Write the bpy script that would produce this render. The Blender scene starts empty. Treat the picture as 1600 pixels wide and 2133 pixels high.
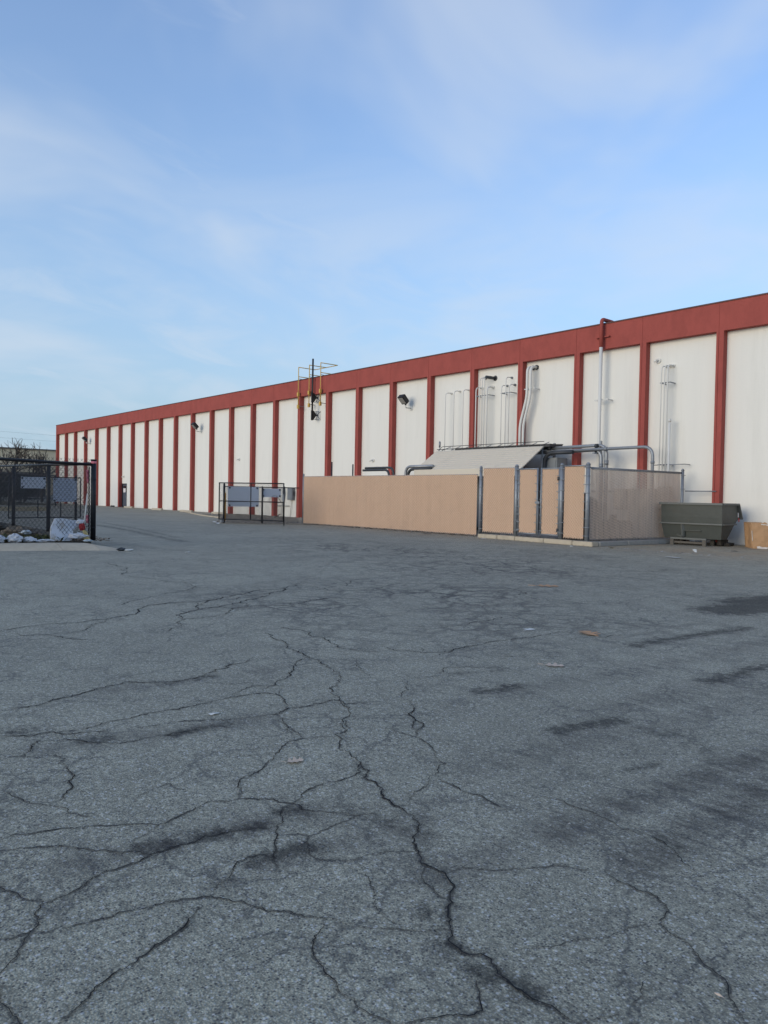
import bpy, bmesh, math, random
import numpy as np
from mathutils import Vector, Matrix

random.seed(7)
S = bpy.context.scene
COL = S.collection
R = math.radians

# ------------------------------------------------------------------ camera
EYE = 1.55
cam_d = bpy.data.cameras.new('camera')
cam = bpy.data.objects.new('camera', cam_d); COL.objects.link(cam)
yaw, pitch, roll = R(40.818), R(-1.267), R(1.053)
Fw = Vector((-math.cos(yaw)*math.cos(pitch), math.sin(yaw)*math.cos(pitch), math.sin(pitch)))
Rt = Fw.cross(Vector((0, 0, 1))).normalized(); Up = Rt.cross(Fw)
R2 = math.cos(roll)*Rt + math.sin(roll)*Up
U2 = math.cos(roll)*Up - math.sin(roll)*Rt
cam.matrix_world = Matrix(((R2.x, U2.x, -Fw.x, 0), (R2.y, U2.y, -Fw.y, 0), (R2.z, U2.z, -Fw.z, EYE), (0, 0, 0, 1)))
cam_d.sensor_fit = 'VERTICAL'; cam_d.sensor_height = 36.0
cam_d.lens = 36.0*1550/2133
cam_d.clip_start = 0.05; cam_d.clip_end = 3000
S.camera = cam

# ------------------------------------------------------------------ world and sun
SUN_EL = R(9)
W = bpy.data.worlds.new('World'); S.world = W; W.use_nodes = True
wn = W.node_tree.nodes; wl = W.node_tree.links
wn.clear()
def wnode(t, **k):
    n = wn.new(t)
    for a, b in k.items(): setattr(n, a, b)
    return n
wo = wnode('ShaderNodeOutputWorld'); bg = wnode('ShaderNodeBackground')
sky = wnode('ShaderNodeTexSky', sky_type='NISHITA', sun_disc=False, sun_elevation=SUN_EL, sun_rotation=R(180),
            altitude=0, air_density=1.0, dust_density=0.6, ozone_density=2.0)
tc = wnode('ShaderNodeTexCoord')
sep = wnode('ShaderNodeSeparateXYZ'); wl.new(tc.outputs['Generated'], sep.inputs[0])
def wmath(op, a, b=None, clamp=False):
    n = wnode('ShaderNodeMath', operation=op, use_clamp=clamp)
    for i, v in enumerate((a, b)):
        if v is None: continue
        if isinstance(v, (int, float)): n.inputs[i].default_value = v
        else: wl.new(v, n.inputs[i])
    return n.outputs[0]
# clouds live on a flat layer overhead: direction / height
den = wmath('ADD', wmath('MAXIMUM', sep.outputs['Z'], 0.0), 0.22)
cx_ = wmath('DIVIDE', sep.outputs['X'], den); cy_ = wmath('DIVIDE', sep.outputs['Y'], den)
comb = wnode('ShaderNodeCombineXYZ'); wl.new(cx_, comb.inputs[0]); wl.new(cy_, comb.inputs[1])
def cloud(scale, detail, rough, dist, lo, hi, loc, rot, sc):
    mp = wnode('ShaderNodeMapping'); wl.new(comb.outputs[0], mp.inputs[0])
    mp.inputs['Location'].default_value = loc; mp.inputs['Rotation'].default_value = (0, 0, R(rot)); mp.inputs['Scale'].default_value = sc
    n = wnode('ShaderNodeTexNoise'); wl.new(mp.outputs[0], n.inputs['Vector'])
    n.inputs['Scale'].default_value = scale; n.inputs['Detail'].default_value = detail
    n.inputs['Roughness'].default_value = rough; n.inputs['Distortion'].default_value = dist
    m = wnode('ShaderNodeMapRange', interpolation_type='SMOOTHSTEP'); wl.new(n.outputs[0], m.inputs[0])
    m.inputs[1].default_value = lo; m.inputs[2].default_value = hi
    return m.outputs[0]
c1 = cloud(1.7, 4, .5, .5, .40, .70, (2.3, .9, 0), 40, (1.0, .80, 1))
c2 = cloud(3.6, 6, .55, .7, .46, .78, (4.2, 2.1, 0), 25, (1.0, .65, 1))
cl = wmath('MAXIMUM', wmath('MULTIPLY', c1, .75), wmath('MULTIPLY', c2, .55))
# banks low over the horizon
cb = wnode('ShaderNodeMapping'); wl.new(tc.outputs['Generated'], cb.inputs[0]); cb.inputs['Scale'].default_value = (1.6, 1.6, 6.0); cb.inputs['Location'].default_value = (.3, 1.1, .45)
cbn = wnode('ShaderNodeTexNoise'); wl.new(cb.outputs[0], cbn.inputs['Vector']); cbn.inputs['Scale'].default_value = 1.0; cbn.inputs['Detail'].default_value = 5; cbn.inputs['Roughness'].default_value = .55; cbn.inputs['Distortion'].default_value = .5
cbm = wnode('ShaderNodeMapRange', interpolation_type='SMOOTHSTEP'); wl.new(cbn.outputs[0], cbm.inputs[0]); cbm.inputs[1].default_value = .42; cbm.inputs[2].default_value = .66
bank = wmath('MULTIPLY', cbm.outputs[0], wmath('EXPONENT', wmath('MULTIPLY', wmath('POWER', wmath('DIVIDE', wmath('ABSOLUTE', wmath('SUBTRACT', sep.outputs['Z'], .22)), .15), 2.0), -1.0)))
cl = wmath('MAXIMUM', cl, wmath('MULTIPLY', bank, .85))
tint = wnode('ShaderNodeMixRGB', blend_type='MULTIPLY'); tint.inputs[0].default_value = 1.0
wl.new(sky.outputs[0], tint.inputs[1]); tint.inputs[2].default_value = (.985, 1.0, 1.21, 1)
# low haze all round the horizon
hz_ = wnode('ShaderNodeMixRGB'); zz = wmath('MAXIMUM', sep.outputs['Z'], 0.0)
wl.new(wmath('EXPONENT', wmath('MULTIPLY', wmath('POWER', wmath('DIVIDE', zz, .36), 1.3), -1.0)), hz_.inputs[0])
wl.new(tint.outputs[0], hz_.inputs[1]); hz_.inputs[2].default_value = (1.27, 1.80, 2.28, 1)
mix = wnode('ShaderNodeMixRGB'); wl.new(wmath('MULTIPLY', cl, .70), mix.inputs[0])
wl.new(hz_.outputs[0], mix.inputs[1]); mix.inputs[2].default_value = (2.20, 2.46, 2.80, 1)
wl.new(mix.outputs[0], bg.inputs[0]); bg.inputs[1].default_value = 0.15
wl.new(bg.outputs[0], wo.inputs[0])

sun_d = bpy.data.lights.new('sun', 'SUN'); sun = bpy.data.objects.new('sun', sun_d); COL.objects.link(sun)
sun_d.energy = 0.95; sun_d.angle = R(34); sun_d.color = (1.0, .89, .72)
sun.rotation_euler = Vector((0.05, math.cos(SUN_EL), -math.sin(SUN_EL))).to_track_quat('-Z', 'Y').to_euler()
sun.location = (0, -20, 20)

S.view_settings.view_transform = 'Standard'; S.view_settings.look = 'None'
S.view_settings.gamma = 1.0; S.view_settings.use_curve_mapping = False
S.view_settings.exposure = 1.0
S.cycles.max_bounces = 6

# ------------------------------------------------------------------ materials
def lin(r, g, b):
    f = lambda c: (c/255/12.92) if c/255 <= .04045 else ((c/255+.055)/1.055)**2.4
    return (f(r), f(g), f(b))
def mat(name, col, rough=.7, metal=0.0, var=.12, scale=6.0, bump=0.0, bscale=60, dirt=None, dscale=1.2, dlo=.55, dhi=.8, island=0.0, spec=.4, stretch=None):
    m = bpy.data.materials.new(name); m.use_nodes = True
    nt = m.node_tree; N = nt.nodes; L = nt.links
    b = N['Principled BSDF']; b.inputs['Roughness'].default_value = rough; b.inputs['Metallic'].default_value = metal
    b.inputs['Specular IOR Level'].default_value = spec
    t = N.new('ShaderNodeTexCoord'); vec = t.outputs['Object']
    if stretch:
        mp = N.new('ShaderNodeMapping'); mp.inputs['Scale'].default_value = stretch; L.new(vec, mp.inputs[0]); svec = mp.outputs[0]
    else: svec = vec
    n = N.new('ShaderNodeTexNoise'); n.inputs['Scale'].default_value = scale; n.inputs['Detail'].default_value = 6; n.inputs['Roughness'].default_value = .65
    L.new(svec, n.inputs['Vector'])
    mx = N.new('ShaderNodeMixRGB'); L.new(n.outputs[0], mx.inputs[0])
    mx.inputs[1].default_value = (*[c*(1-var) for c in col], 1); mx.inputs[2].default_value = (*[c*(1+var) for c in col], 1)
    out = mx.outputs[0]
    if dirt:
        n2 = N.new('ShaderNodeTexNoise'); n2.inputs['Scale'].default_value = dscale; n2.inputs['Detail'].default_value = 8; n2.inputs['Roughness'].default_value = .7
        L.new(svec, n2.inputs['Vector'])
        mr = N.new('ShaderNodeMapRange'); mr.inputs[1].default_value = dlo; mr.inputs[2].default_value = dhi; L.new(n2.outputs[0], mr.inputs[0])
        m2 = N.new('ShaderNodeMixRGB'); L.new(mr.outputs[0], m2.inputs[0]); L.new(out, m2.inputs[1]); m2.inputs[2].default_value = (*dirt, 1)
        out = m2.outputs[0]
    if island:
        g = N.new('ShaderNodeNewGeometry'); mr = N.new('ShaderNodeMapRange'); L.new(g.outputs['Random Per Island'], mr.inputs[0])
        mr.inputs[3].default_value = 1-island; mr.inputs[4].default_value = 1+island
        m3 = N.new('ShaderNodeMixRGB'); m3.blend_type = 'MULTIPLY'; m3.inputs[0].default_value = 1; L.new(out, m3.inputs[1]); L.new(mr.outputs[0], m3.inputs[2]); out = m3.outputs[0]
    L.new(out, b.inputs['Base Color'])
    if bump:
        n3 = N.new('ShaderNodeTexNoise'); n3.inputs['Scale'].default_value = bscale; n3.inputs['Detail'].default_value = 4; L.new(vec, n3.inputs['Vector'])
        bp = N.new('ShaderNodeBump'); bp.inputs['Strength'].default_value = bump; bp.inputs['Distance'].default_value = .02
        L.new(n3.outputs[0], bp.inputs['Height']); L.new(bp.outputs[0], b.inputs['Normal'])
    return m
M = {}
M['white_wall'] = mat('white_wall', (.765, .75, .685), .85, var=.045, scale=2.2, bump=.18, bscale=14, dirt=(.645, .63, .57), dscale=1.6, dlo=.50, dhi=.95, spec=.2, stretch=(1, 1, .10))
M['red_paint'] = mat('red_paint', (.345, .080, .064), .8, var=.16, scale=2.4, bump=.22, bscale=16, dirt=(.26, .062, .05), dscale=1.8, dlo=.45, dhi=.8, spec=.25, stretch=(1, 1, .5))
M['white_paint'] = mat('white_paint', (.66, .655, .61), .5, var=.05, scale=4, dirt=(.5, .48, .42), dscale=3, dlo=.62, dhi=.9)
M['coping'] = mat('coping', (.10, .05, .045), .6)
M['galv'] = mat('galvanized', (.27, .29, .31), .5, .5, var=.25, scale=9, dirt=(.22, .24, .26), dscale=5)
M['galv_dull'] = mat('galvanized_dull', (.24, .26, .28), .55, .35, var=.25, scale=7, dirt=(.16, .16, .16), dscale=4)
M['pipe_gray'] = mat('pipe_gray', (.30, .32, .34), .45, .5, var=.15, scale=5, dirt=(.16, .06, .05), dscale=2.2, dlo=.62, dhi=.7)
M['dark_pipe'] = mat('dark_pipe', (.05, .055, .06), .5, .2)
M['black_metal'] = mat('black_metal', (.010, .011, .014), .45, var=.3, spec=.4)
M['black_wire'] = mat('black_wire', (.012, .013, .017), .55)
M['yellow_paint'] = mat('yellow_paint', (.66, .42, .10), .55, var=.15, scale=8, dirt=(.35, .22, .07), dscale=4, dlo=.6)
M['amber_paint'] = mat('amber_paint', (.45, .25, .05), .6, var=.2)
M['slat_tan'] = mat('slat_tan', (.53, .365, .245), .75, var=.06, scale=2.5, island=.03, dirt=(.42, .29, .20), dscale=.9, dlo=.5, dhi=.85)
M['slat_side'] = mat('slat_side', (.90, .79, .68), .7, var=.08, scale=2.5, island=.06)
def translucent(m, amt):
    nt = m.node_tree; b = nt.nodes['Principled BSDF']; o = nt.nodes['Material Output']
    t = nt.nodes.new('ShaderNodeBsdfTranslucent'); x = nt.nodes.new('ShaderNodeMixShader'); x.inputs[0].default_value = amt
    nt.links.new(b.inputs['Base Color'].links[0].from_socket, t.inputs['Color'])
    nt.links.new(b.outputs[0], x.inputs[1]); nt.links.new(t.outputs[0], x.inputs[2]); nt.links.new(x.outputs[0], o.inputs[0])
translucent(M['slat_side'], .5)
M['wire_tan'] = mat('wire_tan', (.66, .47, .335), .6)
M['galv_wire'] = mat('galv_wire', (.33, .30, .28), .6, .3)
M['concrete'] = mat('concrete', (.48, .42, .32), .9, var=.22, scale=5, bump=.35, bscale=40, dirt=(.27, .24, .19), dscale=1.6, dlo=.5, dhi=.85, spec=.2)
M['concrete_gray'] = mat('concrete_gray', (.30, .30, .28), .9, var=.22, scale=7, bump=.3, bscale=50, dirt=(.16, .155, .15), dscale=2.5, dlo=.5, dhi=.8, spec=.2)
M['gravel'] = mat('gravel', (.23, .205, .165), .95, var=.45, scale=30, bump=.6, bscale=45, dirt=(.12, .105, .08), dscale=2, spec=.15)
M['boulder'] = mat('boulder', (.13, .11, .085), .95, var=.3, scale=8, bump=.4, bscale=20)
M['soil'] = mat('soil', (.075, .068, .055), .95, var=.45, scale=25, bump=.6, bscale=40, dirt=(.04, .045, .025), dscale=2, spec=.15)
M['hopper'] = mat('hopper_paint', (.060, .068, .061), .5, var=.22, scale=4, bump=.25, bscale=6, dirt=(.085, .070, .052), dscale=2.2, dlo=.58, dhi=.80)
M['hopper_rim'] = mat('hopper_rim', (.125, .135, .128), .5, var=.2, scale=6, dirt=(.10, .10, .09), dscale=4)
M['rust_dark'] = mat('rust_dark', (.035, .03, .026), .8, var=.3)
M['rust_wood'] = mat('rust_wood', (.11, .10, .085), .8, var=.3, scale=10)
M['cardboard'] = mat('cardboard', (.45, .27, .14), .85, var=.12, scale=4, bump=.15, bscale=30, dirt=(.28, .17, .09), dscale=3)
M['torn'] = mat('torn_paper', (.62, .56, .48), .9)
M['canopy'] = mat('canopy_metal', (.64, .58, .47), .5, var=.05, scale=2, dirt=(.5, .46, .38), dscale=1.5, dlo=.55)
M['steel_dark'] = mat('steel_dark', (.05, .05, .05), .7, var=.25)
M['equipment'] = mat('equipment_beige', (.36, .30, .23), .6, var=.1)
M['cabinet'] = mat('cabinet_gray', (.22, .24, .25), .5, var=.1, dirt=(.15, .16, .16), dscale=2)
M['sign_back'] = mat('sign_back', (.50, .56, .65), .5, .1, var=.08, scale=2)
M['sign_pale'] = mat('sign_pale', (.74, .78, .84), .5, 0, var=.06, scale=2)
M['door_paint'] = mat('door_gray', (.085, .10, .125), .5, var=.1)
M['door_frame'] = mat('door_frame', (.02, .022, .025), .5)
M['glass'] = mat('door_glass', (.03, .03, .035), .12, spec=.6)
M['paper'] = mat('paper', (.75, .72, .70), .8)
M['red_print'] = mat('red_print', (.55, .06, .05), .7)
M['lamp_body'] = mat('lamp_body', (.020, .021, .023), .5, var=.2)
M['lamp_lens'] = mat('lamp_lens', (.30, .29, .27), .3, var=.2, scale=30)
M['bag'] = mat('plastic_bag', (.60, .60, .61), .45, var=.12, scale=8)
M['foam'] = mat('foam_board', (.74, .75, .78), .7, var=.08, scale=3, dirt=(.44, .36, .24), dscale=2.2, dlo=.5, dhi=.62)
M['red_rag'] = mat('red_rag', (.28, .03, .03), .9)
M['yellow_rag'] = mat('yellow_rag', (.55, .44, .20), .9, var=.2)
M['pink_tape'] = mat('pink_tape', (.75, .22, .26), .6)
M['weed'] = mat('weed', (.075, .085, .035), .9, var=.35, scale=5, island=.35)
M['dead_leaf'] = mat('dead_leaf', (.20, .135, .08), .9, var=.3, scale=8, island=.4)
M['leaf_pale'] = mat('leaf_pale', (.52, .42, .33), .85, var=.15, scale=20)
M['leaf_tan'] = mat('leaf_tan', (.45, .26, .14), .85, var=.2, scale=20)
M['litter'] = mat('litter', (.62, .62, .58), .8)
M['bark'] = mat('bark', (.065, .052, .042), .9, var=.25, scale=6)
M['twig'] = mat('twig', (.075, .058, .046), .9, var=.2)
M['evergreen'] = mat('evergreen', (.022, .032, .020), .9, var=.4, scale=3, island=.4)
M['grass'] = mat('grass', (.085, .080, .035), .95, var=.4, scale=3, bump=.4, bscale=20)
M['far_wall'] = mat('far_wall', (.74, .58, .38), .9, var=.06, scale=.05)
M['far_roof'] = mat('far_roof', (.16, .14, .12), .9)
M['far_low'] = mat('far_low', (.10, .085, .08), .9, var=.2, scale=.1)
M['crack'] = mat('crack', (.030, .031, .032), .95, var=.4, scale=20, spec=.05)
M['roof'] = mat('roof_gravel', (.25, .24, .22), .95)
M['bottle'] = mat('bottle_plastic', (.45, .50, .52), .2)

# ------------------------------------------------------------------ mesh helpers
class MB:
    def __init__(s): s.v = []; s.f = []; s.s = []
    def add(s, vs, fs, smooth=False):
        o = len(s.v); s.v += [tuple(v) for v in vs]
        for f in fs: s.f.append(tuple(i+o for i in f)); s.s.append(smooth)
    def box(s, c, d, rz=0, rx=0, ry=0):
        m = Matrix.Rotation(rz, 3, 'Z') @ Matrix.Rotation(ry, 3, 'Y') @ Matrix.Rotation(rx, 3, 'X')
        c = Vector(c); vs = []
        for z in (-.5, .5):
            for x, y in ((-.5, -.5), (.5, -.5), (.5, .5), (-.5, .5)):
                vs.append(c + m @ Vector((x*d[0], y*d[1], z*d[2])))
        s.add(vs, [(3, 2, 1, 0), (4, 5, 6, 7), (0, 1, 5, 4), (1, 2, 6, 5), (2, 3, 7, 6), (3, 0, 4, 7)]); return s
    def span(s, a, b):       # axis aligned box between two corners
        return s.box([(a[i]+b[i])/2 for i in range(3)], [abs(b[i]-a[i]) for i in range(3)])
    def bar(s, p, q, r, n=4, r2=None, smooth=None):
        return s.tube([p, q], r, n, r2=r2, smooth=smooth)
    def tube(s, path, r, n=8, r2=None, caps=True, smooth=None):
        P = [Vector(p) for p in path]; k = len(P)
        if smooth is None: smooth = n > 5
        t0 = (P[1]-P[0]).normalized()
        ref = Vector((0, 0, 1)) if abs(t0.z) < .95 else Vector((0, 1, 0))
        u = t0.cross(ref).normalized()
        vs = []
        for i in range(k):
            t = (P[min(i+1, k-1)]-P[max(i-1, 0)]).normalized()
            u = (u - t*u.dot(t)).normalized(); w = t.cross(u)
            rr = r if r2 is None else r + (r2-r)*i/(k-1)
            for j in range(n):
                a = 2*math.pi*(j+.5)/n
                vs.append(P[i] + u*(rr*math.cos(a)) + w*(rr*math.sin(a)))
        o = len(s.v); s.v += [tuple(v) for v in vs]
        for i in range(k-1):
            for j in range(n):
                a = o+i*n+j; b = o+i*n+(j+1) % n
                s.f.append((a, b, b+n, a+n)); s.s.append(smooth)
        if caps:
            s.f.append(tuple(o+j for j in reversed(range(n)))); s.s.append(False)
            s.f.append(tuple(o+(k-1)*n+j for j in range(n))); s.s.append(False)
        return s
    def prism(s, poly, z0, z1):          # polygon in xy, counter clockwise
        n = len(poly)
        vs = [(x, y, z0) for x, y in poly] + [(x, y, z1) for x, y in poly]
        fs = [tuple(reversed(range(n))), tuple(range(n, 2*n))] + [(i, (i+1) % n, (i+1) % n+n, i+n) for i in range(n)]
        s.add(vs, fs); return s
    def extrude(s, poly3, vec):          # 3D polygon swept along a vector
        n = len(poly3); vec = Vector(vec)
        vs = [Vector(p) for p in poly3] + [Vector(p)+vec for p in poly3]
        s.add(vs, [tuple(range(n)), tuple(reversed(range(n, 2*n)))] + [((i+1) % n, i, i+n, (i+1) % n+n) for i in range(n)]); return s
    def build(s, name, m, parent=None, bevel=0, loc=None, fix=True):
        me = bpy.data.meshes.new(name)
        if loc is not None:
            l = Vector(loc); s.v = [tuple(Vector(v)-l) for v in s.v]
        elif parent is not None:
            l = Vector((0, 0, 0)); q = parent
            while q is not None: l += q.location; q = q.parent
            s.v = [tuple(Vector(v)-l) for v in s.v]
        me.from_pydata(s.v, [], s.f)
        me.polygons.foreach_set('use_smooth', s.s)
        me.materials.append(M[m] if isinstance(m, str) else m)
        if bevel or fix:
            bm = bmesh.new(); bm.from_mesh(me)
            if fix: bmesh.ops.recalc_face_normals(bm, faces=bm.faces)
            if bevel:
                ed = [e for e in bm.edges if len(e.link_faces) == 2 and e.calc_face_angle(0) > .5]
                bmesh.ops.bevel(bm, geom=ed, offset=bevel, segments=2, affect='EDGES', clamp_overlap=True)
            bm.to_mesh(me); bm.free()
        me.update()
        o = bpy.data.objects.new(name, me); COL.objects.link(o)
        if loc is not None: o.location = loc
        if parent is not None: o.parent = parent
        return o
def bend(pts, rad, seg=5):               # round the corners of a pipe run
    P = [Vector(p) for p in pts]; out = [P[0]]
    for i in range(1, len(P)-1):
        a = (P[i-1]-P[i]); b = (P[i+1]-P[i]); r = min(rad, a.length*.49, b.length*.49)
        p0 = P[i]+a.normalized()*r; p1 = P[i]+b.normalized()*r
        for k in range(seg+1):
            t = k/seg; out.append(p0*(1-t)**2 + P[i]*2*t*(1-t) + p1*t*t)
    out.append(P[-1]); return out
def tag(o, label=None, cat=None, group=None, kind=None):
    for k, v in (('label', label), ('category', cat), ('group', group), ('kind', kind)):
        if v: o[k] = v
    return o
def thing(name, label, cat, loc, group=None):
    o = bpy.data.objects.new(name, None); COL.objects.link(o); o.location = loc; o.empty_display_size = .2
    return tag(o, label, cat, group)
def stuff(o): o['kind'] = 'stuff'; return o
def chain_link(p0, p1, z0, z1, pitch, r, steep=1.15, off=0.006, r_b=None):
    """woven diagonal wires of a chain-link panel between two ground points"""
    mb = MB(); p0 = Vector((p0[0], p0[1], 0)); p1 = Vector((p1[0], p1[1], 0))
    d = p1-p0; Ln = d.length; d.normalize(); nrm = Vector((-d.y, d.x, 0)); H = z1-z0; dx = H/steep
    for sgn in (1, -1):
        k = -dx if sgn > 0 else 0
        x = math.floor(k/pitch)*pitch
        end = Ln if sgn > 0 else Ln+dx
        while x < end:
            a, b = (x, x+dx) if sgn > 0 else (x, x-dx)
            ta, tb = 0.0, 1.0
            lo, hi = min(a, b), max(a, b)
            if hi > 0 and lo < Ln:
                for lim in (0.0, Ln):
                    t = (lim-a)/(b-a)
                    if 0 < t < 1:
                        if (lim == 0.0) == (sgn > 0): ta = max(ta, t)
                        else: tb = min(tb, t)
                if tb-ta > .01:
                    A = p0+d*(a+(b-a)*ta)+nrm*(off*sgn)+Vector((0, 0, z0+H*ta)); B = p0+d*(a+(b-a)*tb)+nrm*(off*sgn)+Vector((0, 0, z0+H*tb))
                    mb.bar(A, B, r if sgn > 0 or r_b is None else r_b, 3)
            x += pitch
    return mb

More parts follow.
